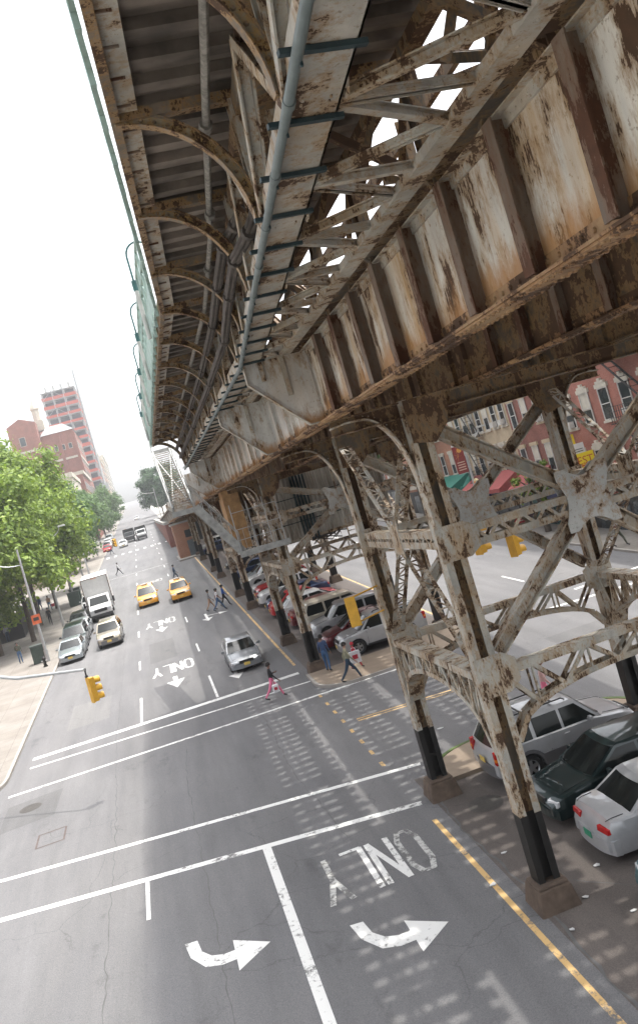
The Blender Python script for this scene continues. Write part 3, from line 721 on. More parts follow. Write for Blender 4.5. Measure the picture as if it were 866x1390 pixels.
    def pane(nm,fn,n1=6,n2=3):
        g=MB();
        for i in range(n1+1):
            for j in range(n2+1): g.v.append(fn(i/n1,j/n2))
        for i in range(n1):
            for j in range(n2): g.f.append([i*(n2+1)+j,(i+1)*(n2+1)+j,(i+1)*(n2+1)+j+1,i*(n2+1)+j+1]);g.m.append(0)
        return g.build(nm,[M_glass],T,smooth=50,world=False)
    def lvl(t): return bw0+(rw-bw0)*(t**1.15),zb+(H-.05-zb)*t
    o=.008
    def ws(a,t):
        t=.04+.86*t;hw,z=lvl(t);hw-=.075;s=-1+2*a;return (s*hw,frontu(t)+yo-(1-(s*.93)**2)*.10*(1-.4*t)-o*1.6,z+o)
    pane('windshield',ws)
    def rw_(a,t):
        t=.10+.78*t;hw,z=lvl(t);hw-=.10;s=-1+2*a;return (s*hw,rearu(t)+yo+(1-(s*.93)**2)*.07+o*1.6,z+o)
    pane('rear_window',rw_)
    for sd in(-1,1):
        for (s0,s1) in K['sg']:
            def sw(a,t,s0=s0,s1=s1):
                t0=.06+.80*t;hw,z=lvl(t0);f=frontu(t0)+.09;e=rearu(t0)-.09;F=frontu(.5);E=rearu(.5)
                lo=F+(E-F)*s0;hi=F+(E-F)*s1
                lo=max(lo,f) if s0>.1 else f+.02;hi=min(hi,e) if s1<.9 else e-.02
                return (sd*(hw+o),lo+(hi-lo)*a+yo,z)
            pane('side_window',sw,4,3)
    # door seams, sills, bumpers
    for sd in(-1,1):
        s=MB();hw=W/2
        for u in (c0+.28,(c0+c3)/2+.05,K['ax'][1]-.35):
            s.box(sd*hw*.985-.004,sd*hw*.985+.008 if sd>0 else sd*hw*.985+.004,u+yo,u+yo+.012,K['z0']+.12,K['belt']-.08)
        s.box(min(sd*hw*.97,sd*hw*1.005),max(sd*hw*.97,sd*hw*1.005),K['ax'][0]+r*1.3+yo,K['ax'][1]-r*1.3+yo,K['z0'],K['z0']+.10)
        s.build('door_trim',[trim or M_trim],T,world=False)
        for u in (c0+1.05,(c0+c3)/2+.98):
            h=MB();h.box(min(sd*hw*.98,sd*(hw+.02)),max(sd*hw*.98,sd*(hw+.02)),u+yo,u+yo+.16,K['belt']-.17,K['belt']-.14);h.build('door_handle',[paint],T,world=False)
        m=MB();u=c0+.42+yo;m.beam((sd*(hw-.06),u,K['belt']+.02),(sd*(hw+.08),u-.02,K['belt']+.05),.05,.05);m.box(min(sd*(hw+.02),sd*(hw+.19)),max(sd*(hw+.02),sd*(hw+.19)),u-.06,u+.03,K['belt']-.02,K['belt']+.12);m.build('wing_mirror',[paint],T,world=False,bevel=.02)
    z0=K['z0']
    for nm,u0,u1,hh in (('front_bumper',-.06,.22,interp(K['top'],.03)[0]-.16),('rear_bumper',L-.20,L+.06,.34+z0)):
        m=MB();w=W/2*.955;zt=min(hh,z0+.36)
        for k in range(10):
            s0=-1+2*k/10;s1=-1+2*(k+1)/10
            f=lambda s:(s*w,(u0+.16*abs(s)**3 if u0<1 else u1-.16*abs(s)**3)+yo)
            a=f(s0);c=f(s1);dy=.16 if u0<1 else -.16
            m.hexa([(a[0],a[1],z0+.02),(c[0],c[1],z0+.02),(c[0],c[1]+dy,z0),(a[0],a[1]+dy,z0),(a[0],a[1],zt),(c[0],c[1],zt),(c[0],c[1]+dy,zt+.02),(a[0],a[1]+dy,zt+.02)])
        m.build(nm,[trim or paint],T,world=False,smooth=30)
    # lights
    zt,hw=interp(K['top'],.12)
    for sd in(-1,1):
        m=MB();x0=sd*hw*.56;x1=sd*hw*1.0
        m.hexa([(x0,-.005+yo,zt-.20),(x1,.10+yo,zt-.18),(x1,.42+yo,zt-.10),(x0,.10+yo,zt-.14),(x0,.03+yo,zt-.05),(x1,.12+yo,zt-.03),(x1,.44+yo,zt-.0),(x0,.14+yo,zt-.0)]);m.build('headlight',[hl or M_headl],T,world=False,bevel=.02)
        zr,hr=interp(K['top'],L-.06)
        t=MB();zz=K['belt'];w=.40 if kind in('sedan','hatch','wagon') else .15
        if kind in('suv','van'): t.box(min(sd*hr*1.0,sd*(hr-w)),max(sd*hr*1.0,sd*(hr-w)),L-.22+yo,L+.010+yo,zz-.36,zz+.0)
        else:
            xi=sd*(hr-.40);xo_=sd*(hr*.985+.012);xw=sd*(hr*1.035);z0_=zz-.25;z1_=zz-.125
            t.hexa([(xi,L-.2+yo,z0_),(xw,L-.30+yo,z0_),(xo_,L-.035+yo,z0_),(xi,L+.004+yo,z0_),(xi,L-.2+yo,z1_),(xw*.99,L-.30+yo,z1_),(xo_*.985,L-.05+yo,z1_),(xi,L-.012+yo,z1_)])
        t.build('taillight',[M_tail],T,world=False,bevel=.015)
        a=MB()
        if kind in('suv','van'): a.box(min(sd*hr*1.003,sd*hr*.87),max(sd*hr*1.003,sd*hr*.87),L-.1+yo,L+.016+yo,zz-.26,zz-.18)
        else: a.box(min(sd*hw*.62,sd*hw*.5),max(sd*hw*.62,sd*hw*.5),-.015+yo,.03+yo,zt-.30,zt-.25)
        a.build('indicator',[M_amber],T,world=False)
    g=MB();
    for k in range(3): g.box(-.36,.36,-.02+yo,.06+yo,zt-.17+k*.045,zt-.145+k*.045)
    g.box(-.38,.38,.0+yo,.05+yo,zt-.19,zt-.03);g.build('grille',[M_trim],T,world=False)
    for yy,z in((-.075+yo,z0+.14),(L+.07+yo,z0+.22 if kind in('sedan','hatch','wagon') else z0+.36)):
        p=MB();p.box(-.16,.16,yy-.008,yy+.008,z,z+.15);p.build('number_plate',[plate or M_plate],T,world=False)
    pg=MB()
    for sd in(-1,1):
        P=[]
        for i in range(9):
            u=.30+(c0-.12-.30)*i/8;zt_,hw_=interp(K['top'],u);P.append((sd*hw_*.80,u+yo,zt_+.008))
        for a_,b_ in zip(P[:-1],P[1:]): pg.beam(a_,b_,.012,.012)
        P=[]
        for i in range(6):
            u=c3+.06+(L-.12-c3-.06)*i/5;zt_,hw_=interp(K['top'],u);P.append((sd*hw_*.80,u+yo,zt_+.008))
        if kind in('sedan','hatch') :
            for a_,b_ in zip(P[:-1],P[1:]): pg.beam(a_,b_,.012,.012)
    pg.beam((-.66,.29+yo,interp(K['top'],.3)[0]+.0),(.66,.29+yo,interp(K['top'],.3)[0]+.0),.012,.03)
    pg.beam((-.62,c0-.02+yo,interp(K['top'],c0)[0]+.02),(.62,c0-.02+yo,interp(K['top'],c0)[0]+.02),.05,.03)
    pg.beam((-.5,c0+.0+yo,K['belt']+.015),(.05,c0+.14+yo,K['belt']+.07),.014,.014)
    pg.beam((.05,c0+.0+yo,K['belt']+.015),(.6,c0+.18+yo,K['belt']+.07),.014,.014)
    pg.build('panel_gaps_and_wipers',[M_trim],T,world=False)
    # wheels
    for a in K['ax']:
        for sd in(-1,1):
            m=MB();cx=sd*(W/2-.12);cy=a+yo
            prof=[(-.10,r*.62),(-.10,r*.93),(-.075,r),(.075,r),(.10,r*.93),(.10,r*.62)]
            N2=22;bs=0
            for (dx,rr_) in prof: m.v+=[(cx+dx,cy+rr_*math.cos(2*math.pi*k/N2),r+rr_*math.sin(2*math.pi*k/N2)) for k in range(N2)]
            for i in range(len(prof)-1):
                for k in range(N2):k2=(k+1)%N2;m.f.append([i*N2+k,i*N2+k2,(i+1)*N2+k2,(i+1)*N2+k]);m.m.append(0)
            w=m.build('wheel',[M_rubber],T,smooth=40,world=False)
            q=MB();xx=cx+sd*.085
            ring=[(cx+sd*.10,r*.64),(xx,r*.60),(xx-sd*.03,r*.54)]
            for (X_,rr_) in ring: q.v+=[(X_,cy+rr_*math.cos(2*math.pi*k/N2),r+rr_*math.sin(2*math.pi*k/N2)) for k in range(N2)]
            for i in range(2):
                for k in range(N2):k2=(k+1)%N2;q.f.append([i*N2+k,i*N2+k2,(i+1)*N2+k2,(i+1)*N2+k]);q.m.append(0)
            for k in range(5):
                t=2*math.pi*k/5+.3;q.beam((xx-sd*.01,cy,r),(xx-sd*.015,cy+r*.58*math.cos(t),r+r*.58*math.sin(t)),.05,.09,(0,-math.sin(t),math.cos(t)))
            q.tube([(xx-sd*.02,cy,r),(xx+sd*.02,cy,r)],.055,10);q.build('rim',[M_rim],w,smooth=40,world=False)
            d=MB();d.tube([(xx-sd*.07,cy,r),(xx-sd*.075,cy,r)],r*.62,N2);d.build('brake_backing',[M_trim],w,world=False)
    u=MB();u.box(-W/2*.88,W/2*.88,.15+yo,L-.15+yo,z0-.03,z0+.35);u.build('underbody',[M_trim],T,world=False)
    if 'rack' in extras:
        for sd in(-1,1):
            m=MB();m.tube([(sd*rw*.86,c1+.2+yo,H+.0),(sd*rw*.86,c1+.3+yo,H+.07),(sd*rw*.86,c2-.3+yo,H+.07),(sd*rw*.86,c2-.2+yo,H)],.02,6);m.build('roof_rail',[M_trim],T,world=False)
        for u_ in(c1+.6,c2-.7):
            m=MB();m.beam((-rw*.86,u_+yo,H+.07),(rw*.86,u_+yo,H+.07),.05,.03);m.build('roof_crossbar',[M_trim],T,world=False)
    if 'taxi' in extras:
        m=MB();m.box(-.3,.3,c1+.55+yo,c1+.75+yo,H+.02,H+.17);m.build('roof_sign',[M_platew],T,world=False,bevel=.03)
    if 'clad' in extras:
        for sd in(-1,1):
            m=MB();hw=W/2*1.0;m.box(min(sd*hw*.97,sd*hw*1.02),max(sd*hw*.97,sd*hw*1.02),K['ax'][0]+r*1.2+yo,K['ax'][1]-r*1.2+yo,z0+.02,z0+.34)
            for a in K['ax']:
                for k in range(10):
                    t0=math.pi*k/10;t1=math.pi*(k+1)/10;A=[]
                    for (tt,rr_) in((t0,r*1.15),(t1,r*1.15),(t1,r*1.42),(t0,r*1.42)): A.append((a+yo+rr_*math.cos(tt),r+rr_*math.sin(tt)))
                    m.prism([(sd*hw*.955,p[0],p[1]) for p in A],(sd*.06*hw,0,0))
            m.build('wheel_arch_cladding',[carpaint('grey_cladding',(.12,.12,.125),.1,.5)],T,world=False)
    return T
P_silver=carpaint('silver_paint',(.42,.43,.445),.25);P_mid=carpaint('mid_silver_paint',(.25,.265,.28),.3);P_silver2=carpaint('bluish_silver_paint',(.33,.37,.39));P_grey=carpaint('grey_metallic_paint',(.20,.215,.23))
P_green=carpaint('dark_green_car_paint',(.006,.020,.021),.3);P_cream=carpaint('cream_paint',(.50,.46,.38),.2);P_gold=carpaint('champagne_paint',(.36,.32,.25))
P_red=carpaint('red_car_paint',(.42,.012,.018),.2);P_mar=carpaint('maroon_paint',(.13,.012,.018),.4);P_white=carpaint('white_car_paint',(.62,.63,.63),0)
P_blue=carpaint('navy_paint',(.015,.035,.10),.3);P_taxi=carpaint('taxi_yellow',(.72,.33,.012),0,.3);P_dk=carpaint('charcoal_paint',(.035,.037,.04),.4);P_teal=carpaint('teal_car_paint',(.06,.15,.17),.4)
HP=math.pi/2
# orientation: 0 = front toward the camera (-Y); +90deg = front toward +X ; -90 = front toward -X
car('sedan',P_mid,'silver grey compact sedan driving toward the crosswalk, just left of the yellow line',3.12,48.5,.0,'car',name='moving_car')
car('van',P_taxi,'yellow taxi minivan, left one of the two taxis side by side',-1.45,85.0,0,'taxi','yellow taxis side by side',extras=('taxi',),name='taxi_cab')
car('suv',P_taxi,'yellow taxi with black bumper, right one of the two, in front of a walker',1.5,81.8,.0,'taxi','yellow taxis side by side',extras=('taxi',),name='taxi_cab')
car('suv',P_gold,'champagne sport utility car driving beside the parked sedan',-4.55,69.0,-.02,'car',trim=carpaint('grey_cladding',(.12,.12,.125),.1,.5),name='moving_car')
PK='cars parked along the left kerb'
car('sedan',P_silver2,'pale silver green sedan, first parked car at the left kerb near the bin',-7.3,67.6,-.03,'car',PK)
car('van',P_green,'dark green car parked between two silver sedans at the left kerb',-7.35,72.6,0,'car',PK)
car('sedan',P_silver2,'grey silver sedan parked right before the white box truck',-7.3,77.4,-.04,'car',PK)
car('hatch',P_dk,'dark car at the kerb half hidden beside the white box truck',-7.6,82.2,0,'car',PK)
car('sedan',P_white,'white sedan parked behind the white box truck',-7.3,95.5,0,'car',PK)
car('suv',P_silver2,'grey car with dark windows parked two behind the box truck',-7.3,101.5,0,'car',PK)
car('van',P_white,'white van parked by the green bins under the tree fringe',-7.3,108,0,'car',PK)
car('sedan',P_grey,'grey sedan at the far end of the row before the side street',-7.3,114,0,'car',PK)
car('sedan',P_red,'red car parked at the kerb beyond the far crosswalk',-8.2,186,0,'car',PK)
for i,(p,l) in enumerate(((P_white,'white car right behind the red parked car'),(P_silver,'silver car second behind the red parked car'),(P_white,'white car third behind the red parked car'),(P_dk,'dark car fourth behind the red parked car'),(P_white,'white car fifth behind the red parked car'),(P_silver2,'last silver car of the far left parked row'))):
    car(('suv','sedan','van')[i%3],p,l,-8.3-.1*i,193+6.6*i,0,'car',PK)
car('sedan',P_white,'white car driving next to the far parked red car',-4.9,186.5,0,'car',name='moving_car')
car('sedan',P_white,'tiny white car coming down the street farthest away',-1.6,330,0,'car',name='moving_car')
MK='cars parked under the viaduct'
car('suv',P_silver,'silver sport utility car with grey cladding on the pad behind the front tower leg',9.45,24.0,HP+.02,'car',MK,extras=('rack','clad'),trim=carpaint('grey_cladding',(.12,.12,.125),.1,.5))
car('wagon',P_green,'dark green sedan with amber indicator between the silver cars',9.75,21.0,-HP+.0,'car',MK)
KIND['sedan2']=dict(KIND['sedan'])
car('sedan',P_silver,'silver sedan with red tail lamps and green plate, nearest under the viaduct',9.85,18.75,HP-.01,'car',MK,plate=simple('green_plate',(.03,.25,.14),.5))
car('hatch',P_teal,'bluish grey car cut off by the right picture edge below the silver sedan',9.5,16.0,-HP,'car',MK)
car('suv',P_silver,'light silver pickup style car parked beside the tan pad, front wheel by the pedestrians',9.6,42.9,-HP-.03,'car',MK,extras=('rack',))
for i,(k,p,l,x,y,f) in enumerate((
 ('sedan',P_mar,'maroon sedan wedged between two silver cars behind the yellow signal',9.3,45.4,-1),
 ('suv',P_silver,'silver station wagon behind the maroon sedan',9.2,47.9,-1),
 ('van',P_cream,'cream minivan with a red tail lamp under the viaduct',9.4,50.6,1),
 ('sedan',P_mar,'dark maroon sedan behind the cream minivan',9.1,53.3,1),
 ('hatch',P_white,'white hatchback in front of the red car',8.9,56.0,1),
 ('sedan',P_red,'bright red sedan with white neighbour under the viaduct',8.7,58.7,1),
 ('sedan',P_blue,'teal blue sedan behind the bright red sedan',8.8,61.4,-1),
 ('suv',P_white,'white jeep like car next to the teal blue one',8.6,64.2,-1),
 ('suv',P_red,'red sport utility car beside the leg pair',8.8,67.2,-1),
 ('sedan',P_silver,'silver sedan right behind the red sport utility car',9,70.3,-1),
 ('suv',P_white,'white sport utility car far under the viaduct',9,74.2,-1),
 ('sedan',P_silver2,'pale sedan beyond the white sport utility car',9,78,-1),
 ('hatch',P_blue,'blue hatchback near the distant legs',9,83,-1),
 ('suv',P_dk,'dark car near the distant legs',9,91,-1),
 ('sedan',P_blue,'navy blue sedan parked by the brick hut',8.3,116,-1),
 ('suv',P_white,'white car parked behind the navy sedan by the brick hut',8.6,120,-1))):
    car(k,p,l,x,y,HP*f+R_(-.05,.05),'car',MK)
# box truck
def boxtruck():
    x,y=-5.75,86.0;T=thing('box_truck','white box truck double parked with its cargo box above the cab','truck',(x,y,gz(y)),None,(SL,0,.02))
    m=MB();m.box(-1.2,1.2,-.9,4.2,.85,3.85);bx=m.build('cargo_box',[M_white if 0 else simple('truck_white',(.66,.66,.65),.4,0,.1)],T,world=False,bevel=.05)
    m=MB();
    for s in(-1,1): m.box(s*1.2-.03,s*1.2+.03,-.93,-.85,.85,3.8)
    m.box(-1.2,1.2,-.93,-.9,3.78,3.84);m.build('box_corner_trim',[M_stif],bx,world=False)
    m=MB()
    for k in(-1,0,1): m.box(k*.18-.05,k*.18+.05,-.95,-.91,3.7,3.76)
    m.build('marker_lamp',[M_amber],bx,world=False)
    c=MB();A=[(-3.35,.55),(-3.35,1.15),(-3.2,1.28),(-2.35,1.45),(-1.75,2.15),(-.95,2.2),(-.95,.55)]
    c.prism([(-.98,a,b) for a,b in A],(1.96,0,0));c.build('cab',[simple('truck_white',(.66,.66,.65),.4,0,.1)],T,world=False,bevel=.06)
    g=MB();g.add([(-.86,-2.40,1.47),(.86,-2.40,1.47),(.76,-1.83,2.10),(-.76,-1.83,2.10)],[(0,1,2,3)]);g.build('windshield',[M_glass],T,world=False)
    for s in(-1,1):
        g=MB();g.add([(s*.99,-2.1,1.42),(s*.99,-1.15,1.42),(s*.99,-1.15,2.05),(s*.99,-1.75,2.05)],[(0,1,2,3)]);g.build('side_window',[M_glass],T,world=False)
        h=MB();h.box(min(s*.6,s*.93),max(s*.6,s*.93),-3.38,-3.3,.92,1.12);h.build('headlight',[M_headl],T,world=False)
        k=MB();k.beam((s*.98,-2.2,1.5),(s*1.3,-2.25,1.55),.04,.04);k.box(min(s*1.22,s*1.4),max(s*1.22,s*1.4),-2.3,-2.22,1.35,1.85);k.build('wing_mirror',[M_trim],T,world=False)
    m=MB();m.box(-.58,.58,-3.39,-3.34,.85,1.15);m.build('grille',[M_trim],T,world=False)
    m=MB();m.box(-1.0,1.0,-3.5,-3.3,.42,.68);m.build('front_bumper',[M_trim],T,world=False,bevel=.03)
    for a in(-2.55,2.2):
        for s in(-1,1):
            m=MB();m.tube([(s*.72,a,.4),(s*1.0,a,.4)],.4,20);w=m.build('wheel',[M_rubber],T,smooth=40,world=False)
            m=MB();m.tube([(s*.98,a,.4),(s*1.01,a,.4)],.22,16);m.build('rim',[M_platew],w,world=False)
    m=MB();m.box(-.5,.5,-3,3.4,.45,.85);m.build('chassis',[M_trim],T,world=False)
boxtruck()
def dump(x,y,label,pc):
    T=thing('cargo_truck',label,'truck',(x,y,gz(y)),'far trucks side by side',(SL,0,0))
    c=MB();A=[(-3.3,.6),(-3.3,1.3),(-2.5,1.45),(-2.1,2.2),(-1.3,2.3),(-1.3,.6)];c.prism([(-1,a,b) for a,b in A],(2,0,0));c.build('cab',[pc],T,world=False,bevel=.06)
    g=MB();g.add([(-.88,-2.53,1.5),(.88,-2.53,1.5),(.8,-2.16,2.12),(-.8,-2.16,2.12)],[(0,1,2,3)]);g.build('windshield',[M_glass],T,world=False)
    b=MB()
    for s in(-1,1): b.box(s*1.15-.05,s*1.15+.05,-1.1,3.4,1.0,2.5)
    b.box(-1.15,1.15,-1.1,-1.0,1.0,2.9);b.box(-1.15,1.15,3.3,3.4,1,2.4);b.box(-1.15,1.15,-1.1,3.4,.9,1.02);b.build('cargo_bed',[M_trim],T,world=False)
    l=MB();
    for k in range(9): a=R_(-.7,.7);q=R_(-.7,2.8);l.box(a-.3,a+.3,q-.4,q+.4,1,2.3+R_(0,.6))
    l.build('load',[M_dark],T,world=False)
    g=MB();g.box(-1,1,-3.45,-3.3,.45,.95);g.build('front_bumper',[M_trim],T,world=False)
    for a in(-2.5,2.2):
        for s in(-1,1):
            m=MB();m.tube([(s*.75,a,.45),(s*1.05,a,.45)],.45,16);m.build('wheel',[M_rubber],T,world=False)
dump(-.9,196,'white cab truck with a dark loaded bed, right one of the far pair',P_white);dump(-3.5,199,'dark truck with a loaded bed, left one of the far pair',P_dk)
# ================================================================== GROUND
def sheet(name,poly,dz,mat,kind='structure'):
    m=MB();m.add([(x,y,gz(y)+dz) for x,y in poly],[tuple(range(len(poly)))]);o=m.build(name,[mat]);o['kind']=kind;return o
def slab(name,poly,dz,mat,base=-.05):
    m=MB();m.prism([(x,y,gz(y)+base) for x,y in poly],(0,0,dz-base),0);o=m.build(name,[mat]);o['kind']='structure';return o
sheet('ground',[(-320,-60),(320,-60),(320,950),(-320,950)],-.02,M_conc)
sheet('road',[(-9,-20),(5.55,-20),(5.55,940),(-9,940)],0,M_asph)
sheet('road',[(13,-20),(26,-20),(26,500),(13,500)],0,M_asph)
sheet('cross_street',[(-60,29.5),(-9,27.5),(-9,38.2),(-60,40)],-.004,M_asph)
sheet('cross_street',[(5.55,26),(13,26),(13,38.7),(5.55,38.7)],.0,M_asph)
sheet('cross_street',[(26,26),(80,24),(80,36),(26,38)],-.004,M_asph)
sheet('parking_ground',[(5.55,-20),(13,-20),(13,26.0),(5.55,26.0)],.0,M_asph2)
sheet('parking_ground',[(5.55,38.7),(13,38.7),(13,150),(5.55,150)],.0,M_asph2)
def rpoly(x0,x1,y0,y1,r,cor):
    P=[];c=[(x0,y0,180),(x1,y0,270),(x1,y1,0),(x0,y1,90)]
    for i,(x,y,a) in enumerate(c):
        if i in cor:
            cx=x+r if x==x0 else x-r;cy=y+r if y==y0 else y-r
            for k in range(9): t=math.radians(a+90*k/8);P.append((cx+r*math.cos(t),cy+r*math.sin(t)))
        else:P.append((x,y))
    return P
def kerb(name,pts,w,h,mat,closed=False):
    m=MB()
    for a,b in zip(pts[:-1],pts[1:]):
        a=V((a[0],a[1],gz(a[1])+h/2-.02));b=V((b[0],b[1],gz(b[1])+h/2-.02));d=(b-a)*.5/max(1,(b-a).length)*.02;m.beam(a-d,b+d,w,h+.04)
    o=m.build(name,[mat]);o['kind']='structure';return o
# island pads
near=rpoly(6.1,13,24.9,27.0,1.9,(2,3));slab('island_pad',near,.12,M_island)
kerb('island_kerb',rpoly(6.03,13.07,24.83,27.07,1.9,(2,3))[2:]+[(6.03,24.9)],.14,.125,simple('faded_green_kerb_paint',(.10,.15,.045),.8,0,.5,2))
far=rpoly(5.4,12.9,37.95,41.3,1.6,(0,1));slab('island_pad',far,.12,M_island)
kerb('island_kerb',[(5.33,41.3)]+rpoly(5.33,12.97,37.88,41.3,1.6,(0,1))[:-2]+[(12.97,41.3)],.14,.125,M_kerb)
# left pavement with corner
LP=[(-8.55,700),(-60,700),(-60,40.5),(-11.5,38.0)]+[(-11.2+2.65*math.cos(t),40.6-2.6*math.sin(-t) if 0 else 40.6+2.6*math.sin(t)) for t in [math.radians(-90+90*k/8) for k in range(9)]]
slab('sidewalk',LP,.13,M_walk)
kerb('kerb',[(-8.47,300),(-8.47,40.6)]+[(-11.2+2.73*math.cos(t),40.6+2.68*math.sin(t)) for t in [math.radians(-90*k/8) for k in range(9)]]+[(-30,38)],.15,.135,M_kerb)
slab('sidewalk',[(24.9,38.5),(60,37.5),(60,400),(24.9,400)],.13,M_walk);kerb('kerb',[(24.83,400),(24.83,38.5)],.15,.135,M_kerb)
slab('sidewalk',[(24.9,-20),(60,-20),(60,25),(24.9,26)],.13,M_walk)
# markings
def line(x0,y0,x1,y1,w,mat=M_paint,name='road_line',dz=.005):
    d=V((x1-x0,y1-y0,0));L=d.length;d/=L;n=V((-d.y,d.x,0))*w/2;P=[]
    k=max(1,int(L/1.5));m=MB()
    A=[];B=[]
    for i in range(k+1):
        p=V((x0,y0,0))+d*L*i/k;A.append((p.x-n.x,p.y-n.y,gz(p.y-n.y)+dz));B.append((p.x+n.x,p.y+n.y,gz(p.y+n.y)+dz))
    m.strip(A,B);o=m.build(name,[mat]);o['kind']='structure';return o
line(-9.5,27.29,5.22,24.32,.26,name='stop_line');line(-9.5,30.07,6.1,26.98,.22,name='crosswalk_line')
line(-8.1,38.18,9.4,37.74,.20,name='crosswalk_line');line(-7.6,41.45,5.9,40.35,.17,name='crosswalk_line');line(-7.62,42.8,5.1,42.5,.42,name='stop_line')
line(-2.58,26.0,-2.58,23.5,.11,name='lane_line',dz=.009);line(.80,25.25,.72,10,.24,name='lane_line',dz=.009)
line(-2.58,43.0,-2.56,47.9,.12,name='lane_line',dz=.009);line(1.12,43.0,1.12,48.0,.12,name='lane_line',dz=.009)
for k in range(18):
    y=55.3+12.2*k
    line(-2.56,y,-2.56,y+2.75,.11,name='lane_line')
    if k<14: line(1.14,y,1.14,y+2.75,.11,name='lane_line')
line(5.20,-5,5.16,23.1,.13,M_py,'yellow_line');line(5.22,44.2,5.22,122,.13,M_py,'yellow_line')
line(5.6,33.1,12.3,32.35,.10,M_py,'yellow_line');line(5.6,32.85,12.3,32.1,.10,M_py,'yellow_line')
for y in (37.4,36.0,34.6,33.2,31.8,30.4,29.1,27.8): line(5.13,y,5.13,y+.42,.12,M_py,'yellow_dash')
line(19.3,41.0,24.3,41.3,.25,name='crosswalk_line');line(15.2,39.3,24.3,38.3,.25,name='crosswalk_line');line(13.6,27.4,24.5,26.6,.25,name='crosswalk_line')
for k in range(10): line(18.9,46+9*k,18.9,49+9*k,.12,name='lane_line')
line(13.2,44,13.2,150,.12,M_py,'yellow_line')
for k in range(10): x=-7.6+1.35*k;line(x,163.5,x,166.3,.5,name='crosswalk_bar')
line(-8,121,5,120,.2,M_paintm,'crosswalk_line')
def textpoly(s,size,cond=1.):
    c=bpy.data.curves.new('t','FONT');c.body=s;c.size=size;c.resolution_u=3;c.align_x='CENTER'
    o=bpy.data.objects.new('t',c);COL.objects.link(o);dg=bpy.context.evaluated_depsgraph_get();dg.update()
    me=bpy.data.meshes.new_from_object(o.evaluated_get(dg));vs=[(v.co.x*cond,v.co.y) for v in me.vertices];fs=[tuple(p.vertices) for p in me.polygons]
    bpy.data.objects.remove(o);bpy.data.meshes.remove(me);bpy.data.curves.remove(c);return vs,fs
def roadtext(s,cx,cy,hh,w,mat,dz=.006,mats=None):
    # bold painted letters read by drivers coming down the street (rotated 180 degrees)
    G={'O':[[(.0,.2),(0,.8),(.25,1),(.75,1),(1,.8),(1,.2),(.75,0),(.25,0),(0,.2)]],'N':[[(0,0),(0,1)],[(0,1),(1,0)],[(1,0),(1,1)]],'L':[[(0,1),(0,0)],[(0,0),(1,0)]],'Y':[[(0,1),(.5,.5)],[(1,1),(.5,.5)],[(.5,.5),(.5,0)]]}
    n=len(s);lw=w/n*.70
    for i,ch in enumerate(s):
        x0=-w/2+i*w/n;m=MB()
        for st in G[ch]:
            for a,b in zip(st[:-1],st[1:]):
                p=V((cx-(x0+a[0]*lw),cy-(a[1]-.5)*hh,0));q=V((cx-(x0+b[0]*lw),cy-(b[1]-.5)*hh,0));d=(q-p).normalized();nn=V((-d.y,d.x,0))*.075
                e=d*.03;P=[p-e-nn,q+e-nn,q+e+nn,p-e+nn];m.add([(v.x,v.y,gz(v.y)+dz) for v in P],[(0,1,2,3)]);dz+=.0006
        o=m.build('road_letter',[mats[i] if mats else mat]);o['kind']='structure'
roadtext('ONLY',3.0,21.95,2.3,2.9,M_paintw,mats=[M_paintw,M_paint,M_paint,M_paintw]);roadtext('ONLY',-.72,52.9,2.4,2.5,M_paint);roadtext('ONLY',-.9,71.2,2.4,2.4,M_paintm);roadtext('ONLY',-.9,103,2.4,2.4,M_paintw)
def arrow(cx,cy,poly,mat,mx=1):
    m=MB()
    for P in poly: m.add([(cx+mx*x,cy+y,gz(cy+y)+.006+.0008*poly.index(P)) for x,y in P],[tuple(range(len(P)))])
    o=m.build('road_arrow',[mat]);o['kind']='structure'
turn=[[(-.55,1.05),(-.25,1.0),(-.18,.45),(-.45,.35)],[(-.45,.35),(-.18,.45),(.02,.12),(.30,-.02),(.22,-.42),(-.15,-.25)],[(.30,-.02),(.55,-.02),(.55,-.42),(.22,-.42)],[(.55,.42),(1.35,-.25),(.55,-.90)]]
arrow(2.45,18.7,turn,M_paint);arrow(-1.2,20.6,turn,M_paint)
st=[[(-.08,1.5),(.08,1.5),(.08,-.3),(-.08,-.3)],[(-.42,-.25),(.42,-.25),(0,-1.5)]]
arrow(-.62,49.2,[[(-.13,1.3),(.13,1.3),(.13,.2),(-.13,.2)],[(-.5,.25),(.5,.25),(0,-1.5)]],M_paint);arrow(-.8,68.2,[[(-.13,1.3),(.13,1.3),(.13,.2),(-.13,.2)],[(-.5,.25),(.5,.25),(0,-1.5)]],M_paintm)
comb=[[(-.09,2.2),(.09,2.2),(.09,-.2),(-.09,-.2)],[(-.42,-.15),(.42,-.15),(0,-1.3)],[(.1,1.2),(1.0,.75),(1.0,.55),(.1,1.0)],[(.95,1.15),(1.65,.35),(.95,.2)]]
arrow(2.6,66.6,comb,M_paint);arrow(2.45,46.6,comb,M_paint)
def disc(name,x,y,r,mat,r2=0):
    m=MB();N=20;m.add([(x+r*math.cos(6.2832*k/N),y+r*math.sin(6.2832*k/N),gz(y+r*math.sin(6.2832*k/N))+.007) for k in range(N)],[tuple(range(N))]);return tag(m.build(name,[mat]),'','')
M_mh=simple('manhole_iron',(.06,.055,.05),.7,0,.3,8,.4)
o=disc('manhole_cover',-6.95,35.86,.42,M_mh);tag(o,'round manhole cover in the left lane near the kerb corner','manhole')
m=MB()
for a,b,c_,d in((-.5,.5,-.62,-.55),(-.5,.5,.55,.62),(-.5,-.43,-.55,.55),(.43,.5,-.55,.55)): m.add([(-5.8+x,31.9+y,gz(31.9+y)+.007) for x,y in((a,c_),(b,c_),(b,d),(a,d))],[(0,1,2,3)])
